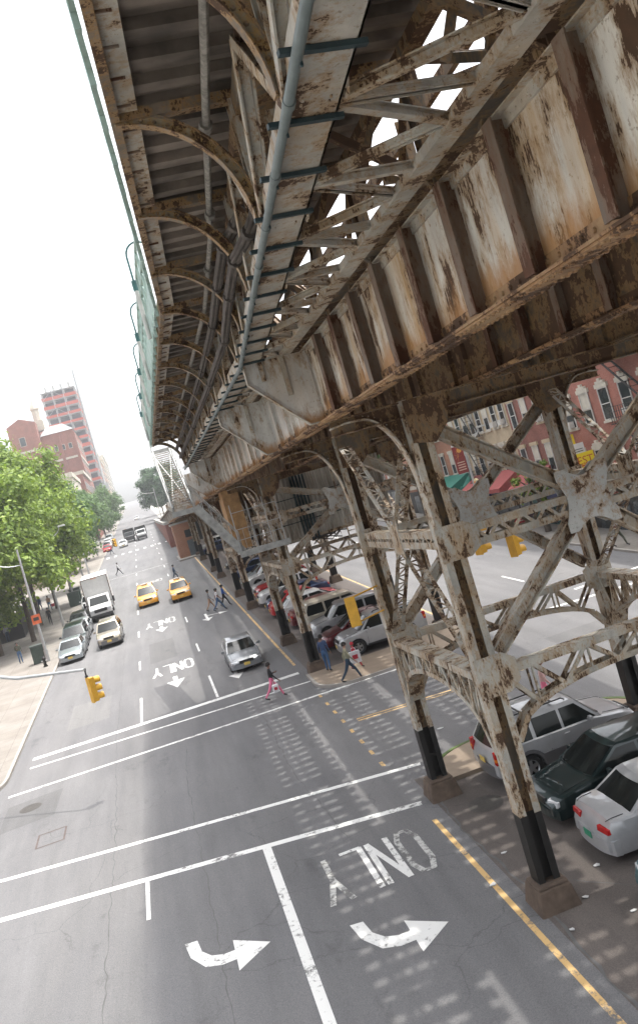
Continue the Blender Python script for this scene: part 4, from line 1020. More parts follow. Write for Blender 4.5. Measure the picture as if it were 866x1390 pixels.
tag(m.build('utility_cover',[simple('rust_red_iron',(.10,.075,.07),.8)]),'square utility cover outlined in rusty brown on the sunlit lane','manhole')
o=disc('drain_cover',6.6,22.9,.48,M_mh);tag(o,'dark broken drain cover beside the tower footing','drain')
litter=[(5.9,20.2,.08),(5.15,19.1,.11),(6.5,17.4,.08),(7.3,18.3,.1),(5.75,16.6,.08),(7.0,16.4,.09),(6.2,19.0,.08),(8.3,26.2,.1),(7.6,29.2,.12),(6.9,20.9,.09)]
for i,(x,y,s) in enumerate(litter):
    m=MB();P=[(x+s*R_(.6,1.2)*math.cos(t),y+s*R_(.4,1)*math.sin(t),gz(y)+.008+R_(0,.015)) for t in (0,1.2,2.4,3.6,5)];m.prism(P,(0,0,.012))
    tag(m.build('litter_scrap',[M_platew]),'crumpled white litter scrap lying on the ground by the footings','litter','litter around the footings')
# ================================================================== TREES
def leafmat(name,a,b):
    n=NT(name);oi=n.n.new('ShaderNodeNewGeometry');f=oi.outputs['Random Per Island'];g=n.noise(.35,n.mp(),3)
    c=n.mix(f,a,b);c=n.mix(1,c,n.ramp(g,[(.3,.75),(.7,1.2)]),'MULTIPLY')
    n.col(c);n.rough(.55)
    tr=n.n.new('ShaderNodeBsdfTranslucent');n.L(c,tr.inputs[0]);mx=n.n.new('ShaderNodeMixShader');mx.inputs[0].default_value=.38
    n.L(n.bsdf.outputs[0],mx.inputs[1]);n.L(tr.outputs[0],mx.inputs[2]);n.L(mx.outputs[0],n.n['Material Output'].inputs[0]);return n.mat
M_leaf=leafmat('bright_leaf',(.115,.195,.022),(.28,.385,.05));M_leaf2=leafmat('mid_leaf',(.06,.13,.03),(.13,.23,.06));M_leaf3=leafmat('dark_leaf',(.03,.08,.03),(.07,.15,.05))
M_bark=simple('grey_bark',(.10,.08,.065),.9,0,.4,6,.5)
CR={}
def crownmesh(key,seed,R,Hh,nc,nl,ls,mat):
    if key in CR:return CR[key]
    rn=random.Random(seed);m=MB();vs=[];fs=[]
    lob=[]
    for c in range(17):
        a=c*2.399+rn.uniform(-.3,.3);z=-.75+1.65*(c+.5)/17;rr_=math.sqrt(max(.05,1-z*z))*rn.uniform(.48,.80);lob.append(V((rr_*math.cos(a),rr_*math.sin(a),z*.82)))
    for c in range(nc):
        l0=lob[c%17];q0=V((rn.gauss(0,1),rn.gauss(0,1),rn.gauss(0,1))).normalized()*rn.uniform(.08,.36);p=l0+q0
        p=V((p.x*R,p.y*R,p.z*Hh));cr=R*rn.uniform(.17,.30)
        for l in range(nl):
            while 1:
                q=V((rn.gauss(0,.5),rn.gauss(0,.5),rn.gauss(0,.38)))
                if q.length<1.15:break
            o=p+q*cr;nrm=(q.normalized()+V((rn.uniform(-.8,.8),rn.uniform(-.8,.8),rn.uniform(-.2,1.1)))).normalized()
            a=nrm.cross(V((rn.uniform(-1,1),rn.uniform(-1,1),rn.uniform(-1,1)))).normalized();b_=nrm.cross(a);s=ls*rn.uniform(.6,1.3)
            k=len(vs);vs+=[tuple(o-a*s),tuple(o-b_*s*.55+nrm*s*.12),tuple(o+a*s),tuple(o+b_*s*.55+nrm*s*.12)];fs.append((k,k+1,k+2,k+3))
    me=bpy.data.meshes.new('crown');me.from_pydata(vs,[],fs);me.materials.append(mat);CR[key]=me;return me
def tree(x,y,h,R,Hh,key,seed,nc,nl,ls,mat,label,grp='street trees along the left pavement',cz=None,rotz=0,lean=0):
    T=thing('street_tree',label,'tree',(x,y,gz(y)+.1),grp)
    me=crownmesh(key,seed,R,Hh,nc,nl,ls,mat);o=bpy.data.objects.new('crown',me);COL.objects.link(o);o.parent=T;o.location=(lean,0,cz or (h-Hh));o.rotation_euler=(0,0,rotz)
    m=MB();rn=random.Random(seed+1);zc=(cz or (h-Hh));zt=zc-Hh*.35
    m.tube([(0,0,-.2),(.05,.02,zt*.5),(lean*.3,0,zt),(lean*.7,.1,zc+Hh*.3)],[.24,.19,.15,.05],8)
    for k in range(7):
        a=k*.9+rn.uniform(-.3,.3);e=R*rn.uniform(.45,.8);m.tube([(lean*.2,0,zt*rn.uniform(.7,1.1)),(lean*.5+e*.4*math.cos(a),e*.4*math.sin(a),zc-Hh*.1),(lean+e*math.cos(a),e*math.sin(a),zc+Hh*rn.uniform(.0,.45))],[.11,.07,.025],6)
    m.build('trunk',[M_bark],T,smooth=60,world=False);return T
tree(-12.2,92,18.2,7.2,7.2,'A',3,165,240,.23,M_leaf,'big bright green street tree, tallest of the left row, in front of the brick building',rotz=.4)
tree(-14.2,79,15.6,6.9,6.8,'B',5,160,230,.22,M_leaf,'bright green street tree at the left picture edge above the black fence',rotz=1.4)
tree(-11.6,104,13.5,6.0,5.4,'A2',8,120,200,.24,M_leaf,'bright green tree with low fringe over the green bins',rotz=2.2,cz=8.6)
tree(-11.8,82,12.5,4.6,3.6,'C',13,100,200,.20,M_leaf,'low bright green tree by the lamp post with the orange sign',rotz=2.9,cz=8.8)
tree(-22,104,18,8.,7,'A',3,140,230,.23,M_leaf,'wide green tree behind the first row, far from the kerb',rotz=4)
tree(-11.3,122,13,5.4,5.0,'D',21,90,150,.24,M_leaf2,'mid green tree just beyond the lamp with the maroon banner',rotz=.8)
for i,(x,y,h,R) in enumerate(((-12.5,150,15,6),(-11.8,172,14,5.6),(-12.3,196,14,5.8),(-11,222,13,5.6),(-10.5,250,13,5.8),(-10.6,285,13,6),(-10.5,330,13,6))):
    tree(x,y,h,R,h*.40,'E%d'%(i%2),31+i%2,80,130,.30,M_leaf2 if i<5 else M_leaf2,'mid green tree, %s of the far left row beyond the mast arm'%('first','second','third','fourth','fifth','sixth','last')[i],rotz=i*1.3)
for i,(x,y,h,R) in enumerate(((6.5,262,15,5.8),(9.5,285,17,7),(8,320,17,7))):
    tree(x,y,h,R,h*.44,'F%d'%(i%2),51+i%2,90,130,.32,M_leaf3,'dark green tree beyond the end of the viaduct, %s one'%('nearest','middle','farthest')[i],'dark trees beyond the viaduct',rotz=i)
tree(26.6,84,13,4.5,4,'G',61,80,130,.2,M_leaf2,'green tree behind the lamp post with the maroon banner, by the tan house','trees on the right pavement')
tree(26.4,57.5,5.4,1.5,1.9,'H',63,26,110,.13,M_leaf,'small young green tree with two stakes in front of the red awning','trees on the right pavement')
# ================================================================== BUILDINGS, right side (fronts face -X)
def win(T,x,y,z,w,h,dirn=-1,lint=None,crown=False):
    # window on a front that faces -X (dirn -1): recess, frame, panes
    f=MB();t=.07;X0=x+dirn*.04;X1=x+dirn*.10
    f.box(min(X0,X1),max(X0,X1),y-w/2,y-w/2+t,z,z+h);f.box(min(X0,X1),max(X0,X1),y+w/2-t,y+w/2,z,z+h);f.box(min(X0,X1),max(X0,X1),y-w/2+t,y+w/2-t,z+h-t,z+h);f.box(min(X0,X1),max(X0,X1),y-w/2+t,y+w/2-t,z,z+t);f.box(min(X0,X1),max(X0,X1),y-w/2+t,y+w/2-t,z+h*.5-.03,z+h*.5+.03)
    W=f.build('window',[M_wframe],T)
    g=MB();g.box(min(x+dirn*.02,x+dirn*.055),max(x+dirn*.02,x+dirn*.055),y-w/2+t,y+w/2-t,z+t,z+h-t);g.build('pane',[M_wglass],W,world=False)
    if random.random()<.45: b=MB();b.box(min(x+dirn*.056,x+dirn*.06),max(x+dirn*.056,x+dirn*.06),y-w/2+t,y+w/2-t,z+h*.45,z+h-t);b.build('blind',[M_lime],W,world=False)
    if random.random()<.22: q=MB();q.box(min(x+dirn*.1,x+dirn*.45),max(x+dirn*.1,x+dirn*.45),y-.3,y+.3,z+.08,z+.5);q.build('air_conditioner',[M_wframe],W,world=False)
    if lint:
        l=MB();l.box(min(x,x+dirn*.14),max(x,x+dirn*.14),y-w/2-.12,y+w/2+.12,z+h+.002,z+h+.26);l.box(min(x,x+dirn*.16),max(x,x+dirn*.16),y-w/2-.1,y+w/2+.1,z-.14,z-.002)
        if crown: l.box(min(x,x+dirn*.16),max(x,x+dirn*.16),y-w/2+.1,y+w/2-.1,z+h+.262,z+h+.42);l.box(min(x,x+dirn*.17),max(x,x+dirn*.17),y-.14,y+.14,z+h+.422,z+h+.58)
        l.build('window_surround',[lint],T)
def rowhouse(label,y0,y1,H,mat,lint,n,ww,wh,fl,base,crown=False,name='row_house',cor=M_lime,escape=None,z_first=4.3):
    x=28.;zb=gz(y0);T=thing(name,label,'building',(x+6,(y0+y1)/2,zb),'row houses across the right roadway')
    m=MB();m.box(x,x+13,y0,y1-.02,zb-1,zb+H);w=m.build('wall',[mat],T)
    c=MB();c.box(x-.45,x+.0,y0,y1-.02,zb+H-.5,zb+H+.25);c.box(x-.25,x,y0,y1-.02,zb+H-.9,zb+H-.5);c.build('cornice',[cor],T)
    b=MB();b.box(x-.12,x-.002,y0,y1-.02,zb+3.55,zb+3.95);b.build('belt_course',[lint],T)
    k=0;z=zb+z_first
    while z+wh<zb+H-1:
        for i in range(n):
            y=y0+(i+.5)*(y1-y0)/n;win(T,x,y,z,ww,wh,-1,lint,crown)
        z+=fl;k+=1
    s=MB();s.box(x-.06,x-.003,y0+.1,y1-.12,zb+.0,zb+3.3);s.build('shopfront',[base],T)
    for i in range(int((y1-y0)/2.2)):
        y=y0+.4+2.2*i
        if y+1.8<y1-.2:
            g=MB();g.box(x-.085,x-.062,y,y+1.8,zb+.5,zb+2.8);g.build('shop_window',[M_wglass],T)
    if escape:
        f=MB()
        for q in range(k):
            zz=zb+z_first+q*fl-.3;e0,e1=escape
            f.box(x-1.1,x-.16,e0,e1,zz,zz+.05)
            for r in(.35,.7,1.0): f.box(x-1.12,x-1.08,e0,e1,zz+r,zz+r+.03)
            for j in range(int((e1-e0)/.25)): f.box(x-1.12,x-1.09,e0+j*.25,e0+j*.25+.02,zz,zz+1.0)
            for j in range(11):
                t=j/10;f.box(x-.85,x-.25,e0+.4+(e1-e0-.9)*t,e0+.4+(e1-e0-.9)*t+.14,zz+.1+fl*t*.95,zz+.13+fl*t*.95)
            for d in(-.86,-.24): f.beam((x+d,e0+.4,zz),(x+d,e1-.4,zz+fl),.03,.14)
        f.build('fire_escape',[M_iron],T)
    return T
rowhouse('red brick row house with crowned white lintels and iron fire escape',33,54.0,17,M_brick,M_lime,9,1.15,2.0,3.6,M_trim,True,escape=(41.5,46.5))
rowhouse('brown brick row house with narrow tall windows above the yellow signs',54.0,62.2,16.5,M_brick2,M_tan,4,.95,2.0,3.5,M_dgreen)
rowhouse('tan stone house with close set tall windows and red awning',62.2,75,17,M_tan,M_lime,8,.95,2.15,3.6,M_trim,escape=(67.5,70.8))
rowhouse('pale brick house behind the right pavement tree',75,92,15,M_bricko,M_lime,7,1,1.9,3.4,M_trim)
rowhouse('dull red row house farthest down the right roadway',92,120,16,M_brick,M_lime,9,1,1.9,3.5,M_trim)
rowhouse('red brick house nearest the right picture edge',8,25.0,17,M_brick,M_lime,7,1.1,2.0,3.6,M_trim)
M_awr=simple('red_awning',(.30,.06,.055),.7);M_awg=simple('green_awning',(.015,.15,.11),.7);M_awb=simple('navy_awning',(.03,.035,.09),.7)
def awning(label,y0,y1,z,mat,d=1.5,dr=1.1,scal=True):
    m=MB();x=27.88;m.prism([(x,y0,z),(x-d,y0,z-dr),(x-d,y0,z-dr-.3),(x,y0,z-dr-.3)],(0,y1-y0,0));o=m.build('awning',[mat]);return tag(o,label,'awning')
a=awning('wide red awning with round emblem sign on the tan house',62.6,71.6,gz(66)+4.3,M_awr,2.0)
m=MB();m.tube([(25.78,66.2,gz(66)+3.75),(25.6,66.2,gz(66)+3.75)],.55,20);a2=m.build('round_emblem_sign',[simple('cream_sign',(.7,.62,.35),.5)]);tag(a2,'round cream emblem sign on the red awning','sign')
m=MB();m.tube([(25.6,66.2,gz(66)+3.75),(25.57,66.2,gz(66)+3.75)],.36,18);m.build('emblem_centre',[simple('orange_sign',(.6,.2,.03),.5)],a2)
awning('smaller red awning with gold lettering beside the wide red one',57.4,61.8,gz(60)+4.4,M_awr,1.7)
awning('green awning under the tree behind the banner lamp',73,80,gz(76)+4.2,M_awg,2.4)
m=MB();P=[];N=12
for k in range(N+1):
    t=math.pi*k/N;P.append((27.85-1.3*math.sin(t),71.8+.6-.6*math.cos(t)*1,gz(72)+3.1))
m.prism(P,(0,0,.25));
for k in range(N):
    a=P[k];b=P[k+1];m.add([a,b,(27.9,72.4,gz(72)+4.5)],[(0,1,2)])
tag(m.build('dome_awning',[M_awg],smooth=50),'dark green rounded dome awning over a doorway','awning')
awning('navy blue awning below the yellow and red sign',50.6,56.6,gz(53)+4.2,M_awb,1.3,1.3)
def sidesign(label,x,y,z,w,h,c,txt=None,tc=(.5,.05,.03),lines=2,name='shop_sign'):
    # projecting board facing the camera side (-Y) with lettering
    m=MB();m.box(x-w/2,x+w/2,y-.05,y+.05,z,z+h);o=m.build(name,[simple('sign_%g_%g_%g'%c,c,.5,0,.05)]);tag(o,label,'sign')
    if txt:
        vs,fs=textpoly(txt,h*.42);t=MB();t.add([(x+a,y-.056,z+h*.58+b) for a,b in vs],fs);t.build('lettering',[simple('ink_%g_%g'%tc[:2],tc,.6,0,0)],o)
    l=MB()
    for k in range(lines): l.box(x-w*.36,x+w*.36,y-.056,y-.052,z+h*(.14+.18*k),z+h*(.2+.18*k))
    l.build('small_print',[simple('ink_%g_%g'%tc[:2],tc,.6,0,0)],o);return o
sidesign('yellow sign lettered BEST, upper one beside the tower leg',27.2,53.0,gz(53)+5.55,1.25,.95,(.80,.62,.02),'BEST',(.5,.10,.02),1)
sidesign('red sign with white small print directly below the upper yellow sign',27.2,53.0,gz(53)+4.75,1.2,.75,(.62,.02,.03),None,(.75,.7,.65),2)
sidesign('larger yellow sign lettered BEST, lower one near the gusset',26.7,50.6,gz(50)+3.75,1.7,1.7,(.80,.62,.02),'BEST',(.5,.10,.02),3)
sidesign('white and dark poster board between the yellow signs',27.1,51.5,gz(51)+5.2,.9,.8,(.65,.66,.68),None,(.06,.08,.1),3)
sidesign('small black sign with white print under the navy awning',26.5,53.6,gz(53)+2.6,1.2,.9,(.02,.02,.025),None,(.7,.7,.7),3)
sidesign('red menu board low by the tan house door',27.2,64,gz(64)+.2,1.6,1.1,(.45,.03,.04),None,(.7,.6,.5),1)
for k,(yy,zz,c,l) in enumerate(((74.5,3.1,(.05,.08,.5),'round blue neon like sign in the window under the green awning'),(73.5,2.2,(.5,.1,.4),'pink sign in the shop window under the green awning'),(72.6,2.3,(.08,.1,.6),'small blue sign beside the pink one'))):
    sidesign(l,27,yy,gz(yy)+zz-.6,.8,.8,c,None,(.75,.75,.8),1)
# lamp post with banner, right pavement
def lamp(x,y,h,arm,label,grp=None,banner=0,sign=None,dr=1):
    T=thing('street_lamp',label,'street lamp',(x,y,gz(y)+.12),grp)
    m=MB();m.tube([(0,0,0),(0,0,.9)],.15,8);m.tube([(0,0,.9),(0,0,h)],[.11,.07],8);m.build('pole',[M_galv],T,smooth=50,world=False)
    a=MB();P=[(0,0,h-1.2)]+[(dr*arm*(1-math.cos(t))*.5*1.0 if 0 else dr*arm*math.sin(t),0,h-1.2+1.0*(1-math.cos(t))) for t in [math.pi/2*k/7 for k in range(1,8)]];a.tube(P,.04,6);a.build('arm',[M_galv],T,smooth=60,world=False)
    e=P[-1];q=MB();q.hexa([(e[0]-.1,-.14,e[2]-.06),(e[0]+dr*.62,-.12,e[2]-.05),(e[0]+dr*.62,.12,e[2]-.05),(e[0]-.1,.14,e[2]-.06),(e[0]-.1,-.12,e[2]+.1),(e[0]+dr*.55,-.1,e[2]+.09),(e[0]+dr*.55,.1,e[2]+.09),(e[0]-.1,.12,e[2]+.1)]);q.build('lamp_head',[M_white],T,world=False,bevel=.03)
    if banner:
        sd=banner;z=h-3.4;b=MB();b.box(min(sd*.12,sd*1.0),max(sd*.12,sd*1.0),-.015,.015,z,z+2.2);B=b.build('banner',[simple('maroon_banner',(.22,.03,.028),.7,0,.2)],T,world=False)
        t=MB();t.box(min(sd*.12,sd*1.0),max(sd*.12,sd*1.0),-.02,.02,z+2.2,z+2.55);t.build('banner_header',[M_platew],B,world=False)
        s=MB();c=sd*.56
        for k in range(4): s.box(c-.32,c+.32,-.02,-.016,z+.25+k*.2,z+.33+k*.2)
        s.build('banner_lettering',[simple('banner_print',(.6,.45,.35),.6)],B,world=False)
        s=MB()
        for k in range(6): a1=k*.9;s.beam((c-.1,-.02,z+1.4),(c-.1+.32*math.cos(a1),-.02,z+1.4+.45*math.sin(a1)),.03,.01)
        s.tube([(c+.1,-.022,z+1.85),(c+.1,-.016,z+1.85)],.2,12);s.build('banner_figure',[simple('banner_orange',(.65,.33,.06),.6)],B,world=False)
        for zz in(z-.03,z+2.56): r=MB();r.beam((0,0,zz),(sd*1.05,0,zz),.03,.03);r.build('banner_rod',[M_galv],T,world=False)
    if sign:
        s=MB();s.box(-.32,.32,-.14,-.12,2.9,3.6);s.build('notice_board',[simple('orange_notice',(.62,.13,.04),.5)],T,world=False)
        s=MB();s.box(-.2,.2,-.145,-.141,3.15,3.4);s.build('notice_print',[M_trim],T,world=False)
    return T
lamp(25.6,66.5,8.2,1.6,'street lamp with a maroon banner on the right pavement before the green awning',None,-1,dr=1)
lamp(-9.3,68.6,8.6,2.0,'street lamp with an orange notice standing by the green bin','lamps of the left pavement',0,1,dr=-1)
lamp(-9.6,104,9.4,2.6,'street lamp with a maroon banner above the low tree fringe','lamps of the left pavement',1,0,dr=1)
lamp(-9.5,86,9.3,2.0,'street lamp with a white head poking out of the big tree','lamps of the left pavement',0,0,dr=1)
lamp(-9.8,140,9.3,2.2,'street lamp farther down the left pavement with its head above the trees','lamps of the left pavement',0,0,dr=1)
lamp(-9.9,178,9.3,2.0,'farthest street lamp of the left pavement','lamps of the left pavement',0,0,dr=1)
lamp(4.6,215,10,3.2,'curved street lamp in front of the dark trees beyond the viaduct',None,0,0,dr=-1)
# traffic signals
def signal(x,y,z,label,back=True,rz=0,grp=None):
    T=thing('traffic_signal',label,'traffic light',(x,y,z),grp,(0,0,rz))
    m=MB();m.box(-.17,.17,-.06,.16,-.52,.52);m.box(-.20,.20,-.10,-.06,-.56,.56)
    for k in(-.18,.18): m.box(-.172,.172,-.02,.162,k-.01,k+.01)
    m.build('housing',[M_yel],T,world=False,bevel=.02)
    for z_ in(.35,0,-.35):
        v=MB();N=12
        for k in range(N):
            a=math.pi*(-.2+1.4*k/N);b=math.pi*(-.2+1.4*(k+1)/N)
            v.hexa([(.155*math.cos(a),.16,z_+.155*math.sin(a)),(.155*math.cos(b),.16,z_+.155*math.sin(b)),(.165*math.cos(b),.16,z_+.165*math.sin(b)),(.165*math.cos(a),.16,z_+.165*math.sin(a)),(.15*math.cos(a),.42,z_+.155*math.sin(a)-.02),(.15*math.cos(b),.42,z_+.155*math.sin(b)-.02),(.16*math.cos(b),.42,z_+.165*math.sin(b)-.02),(.16*math.cos(a),.42,z_+.165*math.sin(a)-.02)])
        v.build('visor',[M_yel],T,world=False)
        l=MB();l.tube([(0,.155,z_),(0,.175,z_)],.14,14);l.build('lens',[M_lens],T,world=False)
    return T
def mast(x,y,label,tip,h=6.3,grp=None):
    T=thing('signal_mast',label,'signal pole',(x,y,gz(y)+.12),grp)
    m=MB();m.tube([(0,0,0),(0,0,h-.3)],[.13,.10],10);m.build('pole',[M_galv],T,smooth=50,world=False)
    t=V(tip)-T.location;a=MB();a.tube([(0,0,h-1.2),(t.x*.12,t.y*.12,h-.55),(t.x*.3,t.y*.3,(h-.35)*.75+t.z*.25),(t.x*.6,t.y*.6,t.z*.8+(h-.3)*.2),(t.x,t.y,t.z)],[.09,.085,.075,.065,.05],10);a.tube([(0,0,h-.2),(0,0,h+.05)],.14,10);a.build('mast_arm',[M_galv],T,smooth=60,world=False)
    b=MB();b.tube([(t.x-.03,t.y,t.z+.05),(t.x-.03,t.y,t.z-.22)],.03,8);b.tube([(t.x-.03,t.y,t.z-.22),(t.x-.03,t.y,t.z-.3)],.06,8);b.build('hanger',[M_trim],T,world=False)
mast(-10.2,38.8,'curved galvanised signal mast at the near left corner, arm over the street',(-3.45,34.0,6.58),5.8)
signal(-3.42,34,5.80,'yellow traffic light hanging from the near mast arm over the street',rz=-1.15).scale=(.86,.86,.86)
mast(-9.4,122,'far signal mast with a long arm beyond the banner lamp',(-4.2,121,11.9),5.5,)
signal(-4.2,121,11.2,'small yellow traffic light on the far mast arm',rz=2.6)
o=signal(4.78,23.9,7.08,'yellow traffic light bracketed to the white tower leg',rz=-.25)
o.scale=(.74,.74,.74)
for dz in(.5,-.45):
    b=MB();b.tube([(.05,0,dz),(1.25,.4,dz+.1)],.032,8);b.tube([(.0,0,dz),(0,0,dz*.8)],.03,8);q=b.build('bracket_arm',[M_yel],o,world=False);q.rotation_euler=(0,0,.25)
for i,(x,z,l) in enumerate(((12.4,6.8,'yellow traffic light under the truss, right one of two'),(11.15,7.25,'yellow traffic light under the truss, left one of two'))):
    o=signal(x,30.2,z,l,rz=-1.25,grp='signals under the truss')
m=MB();m.tube([(8,38.5,8.2),(11.1,30.3,7.95),(12.4,30.2,7.55),(14.5,26.2,8.3)],.015,5);tag(m.build('signal_wire',[M_trim]),'thin black span wire holding the two signals under the truss','wire')
# bins, hydrant, fence, railing lamps
T=thing('litter_bin','large dark green ribbed bin standing by the orange notice lamp','bin',(-9.85,69.3,gz(69.3)+.13),'bins on the left pavement',(0,0,.1))
m=MB();m.box(-.55,.55,-.45,.45,0,1.25)
for k in range(8): m.box(-.5+k*.13,-.44+k*.13,-.47,-.45,.1,1.15)
m.build('bin_body',[simple('bin_green',(.05,.075,.06),.6)],T,world=False,bevel=.03)
m=MB();m.box(-.6,.6,-.5,.5,1.26,1.34);m.build('lid',[simple('bin_lid',(.09,.11,.10),.5)],T,world=False)
for i,(x,y) in enumerate(((-9.3,101),(-9.4,104.8))):
    T=thing('litter_bin',('green bin beside the truck, nearer of the two under the fringe','green bin under the fringe, farther of the two')[i],'bin',(x,y,gz(y)+.13),'bins on the left pavement')
    m=MB();m.box(-.6,.6,-.5,.5,0,1.5);m.build('bin_body',[simple('bin_green',(.05,.075,.06),.6)],T,world=False,bevel=.04);m=MB();m.box(-.65,.65,-.55,.55,1.5,1.58);m.build('lid',[simple('bin_lid',(.09,.11,.10),.5)],T,world=False)
T=thing('fire_hydrant','short black fire hydrant on the kerb beside the bin','hydrant',(-9.3,66.6,gz(66.6)+.13))
m=MB();m.tube([(0,0,0),(0,0,.08),(0,0,.09),(0,0,.55),(0,0,.62),(0,0,.78)],[.16,.16,.11,.11,.14,.04],12);m.build('barrel',[M_black],T,world=False)
for s in(-1,1): m=MB();m.tube([(s*.1,0,.42),(s*.2,0,.42)],.055,8);m.build('nozzle',[M_galv],T,world=False)
T=thing('site_fence','black panel fence on the left pavement under the tree','fence',(-14.5,92,gz(92)+.1))
for k in range(5):
    a=(-13.2-.15*k,87+3*k);m=MB();m.beam((a[0],a[1],gz(a[1])+1.25),(a[0]-.15,a[1]+2.96,gz(a[1]+3)+1.25),.08,2.4);m.build('fence_panel',[M_trim],T)
m=MB();m.beam((-13.2,87,gz(87)+1.25),(-24,86,gz(87)+1.25),.08,2.4);m.build('fence_panel',[M_trim],T)
# lamps on the platform railing
def plamp(y,lab):
    x=xo(y)-.17;T=thing('platform_lamp',lab,'lamp',(x,y,14.95),'shepherd crook lamps along the platform railing')
    m=MB();m.tube([(0,0,0),(0,0,1.15)],.05,8);P_=m.build('post',[M_white],T,smooth=50,world=False)
    m=MB();m.tube([(0,0,1.14),(0,0,1.38)],.06,8);m.tube([(0,0,1.38),(0,0,1.95)]+[(.28-.28*math.cos(t),.0,1.95+.30*math.sin(t)) for t in [math.pi*k/9 for k in range(1,10)]],.024,7);m.build('crook',[M_dgreen],T,smooth=60,world=False)
    m=MB();m.tube([(.56,0,1.96),(.56,0,1.88),(.56,0,1.70)],[.03,.07,.10],9);m.build('lamp_shade',[M_dgreen],T,smooth=50,world=False)
for y,l in ((20.3,'nearest tall crook lamp on the green platform railing'),(25.6,'second crook lamp on the green platform railing'),(31,'third crook lamp on the green platform railing'),(36.4,'fourth crook lamp on the green platform railing'),(41.8,'last crook lamp near the platform end')): plamp(y,l)
# stairway at the platform end
T=thing('station_stairway','white steel stairway dropping from the platform end to the mezzanine landing','stairway',(3,44,8.6))
def stair(a,b,w,n,side):
    a=V(a);b=V(b);s=V(side)
    for e in(0,1):
        m=MB();m.beam(a+s*w*e,b+s*w*e,.09,.36);m.beam(a+s*w*e+V((0,0,.95)),b+s*w*e+V((0,0,.95)),.05,.05)
        for k in range(6): p=(a+s*w*e).lerp(b+s*w*e,k/5);m.beam(p,p+V((0,0,.95)),.04,.04)
        m.build('stringer_rail',[M_stair],T)
    m=MB()
    for k in range(n):
        p=a.lerp(b,(k+.5)/n);d=V((s.y,-s.x,0));m.beam(p,p+s*w,.24,.03)
    m.build('treads',[M_leg],T)
stair((1.55,50.5,15.0),(1.55,43.2,11.5),1.0,26,(1,0,0))
m=MB();m.beam((1.6,43.5,11.6),(2.5,50.0,14.8),.06,.06);m.beam((2.5,43.5,11.6),(1.6,50,14.8),.06,.06);m.beam((1.5,50.4,15.1),(2.6,50.4,15.1),.08,.2);m.build('cross_brace',[M_stair],T)
m=MB();m.box(1.45,2.7,42.0,43.3,11.25,11.36);m.box(3.9,6.2,40.95,42.6,8.62,8.72);m.box(3.85,6.3,40.9,40.96,8.5,8.78);m.box(1.4,2.75,41.95,42.0,11.15,11.4);m.build('landing',[M_stair],T)
stair((2.6,42.2,11.35),(4.0,42.2,8.8),1.0,14,(0,1,0)) if 0 else stair((2.5,41.1,11.35),(4.05,41.1,8.75),1.0,14,(0,1,0))
m=MB()
for x in(3.95,4.75,5.5,6.1): m.beam((x,41,8.7),(x,41,11.0 if x<6 else 10.6),.04,.04)
for z in(9.3,9.8,10.6): m.beam((3.95,41,z),(6.1,41,z),.03,.03)
for k in range(8): m.beam((4+.27*k,41,8.7),(4+.27*k,41,9.8),.015,.015)
m.build('guard_rail',[M_galv],T)
# mezzanine
T=thing('station_mezzanine','corrugated grey metal station room hanging between the tower legs','station room',(9,45,8.4))
m=MB();x0,x1,y0,y1,z0,z1=6.35,11.9,42.6,49,8.5,11.6
N=70
pts=[]
for k in range(N+1):
    x=x0+(x1-x0)*k/N;pts.append((x,y0-(.05 if k%2 else 0)))
for k in range(61): y=y0+(y1-y0)*k/60;pts.append((x1,y))
for k in range(N+1): pts.append((x1-(x1-x0)*k/N,y1))
for k in range(60): y=y1-(y1-y0)*k/60;pts.append((x0-(.05 if k%2 else 0),y))
m.prism([(a,b,z0) for a,b in pts],(0,0,z1-z0));m.build('corrugated_wall',[M_corr],T)
m=MB();m.box(x0-.12,x1+.1,y0-.14,y0-.08,z0-.12,z0+.02);m.box(x0-.12,x0-.06,y0-.08,y1,z0-.12,z0+.02);m.build('base_rail',[M_leg],T)
m=MB()
for k in range(5): m.tube([(7.3+.16*k,y0-.15,8.3),(7.3+.16*k,y0-.15,11.6)],.05,8)
m.build('standpipes',[M_teal],T,smooth=50)
m=MB()
for z in(9.3,10.5): m.beam((x0-.1,y0-.25,z),(9.8,y0-.25,z),.03,.04)
m.build('pipe_rail',[M_teal],T)
m=MB();
for i in range(14): m.tube([(8.3+R_(-1,1.6),y0+R_(0,.4),8.42),(8.3+R_(-.8,1.2),y0+R_(0,.4),8.1+R_(-.1,.2)),(8.3+R_(-1,1.2),y0+R_(0,.4),8.42)],.03,5)
m.build('cable_tangle',[M_cable],T)
T=thing('access_ladder','thin steel ladder behind the corrugated room in front of a dark post','ladder',(9.5,41,8))
m=MB()
for s in(-.22,.22): m.beam((9.35+s,41.3,7.6),(9.35+s,41.3,11.7),.04,.06)
m.build('ladder_rail',[M_leg],T)
for k in range(11): m=MB();m.beam((9.13,41.3,7.9+.36*k),(9.57,41.3,7.9+.36*k),.05,.035);m.build('rung',[M_leg],T)
m=MB();m.box(4.4,4.46,47.96,50,8.6,11.9);m.box(4.4,5.3,47.9,47.955,8.6,11.9);tag(m.build('timber_hoarding',[simple('ochre_board',(.36,.21,.09),.8,0,.4,3)]),'ochre board panel behind the landing guard rail','hoarding')
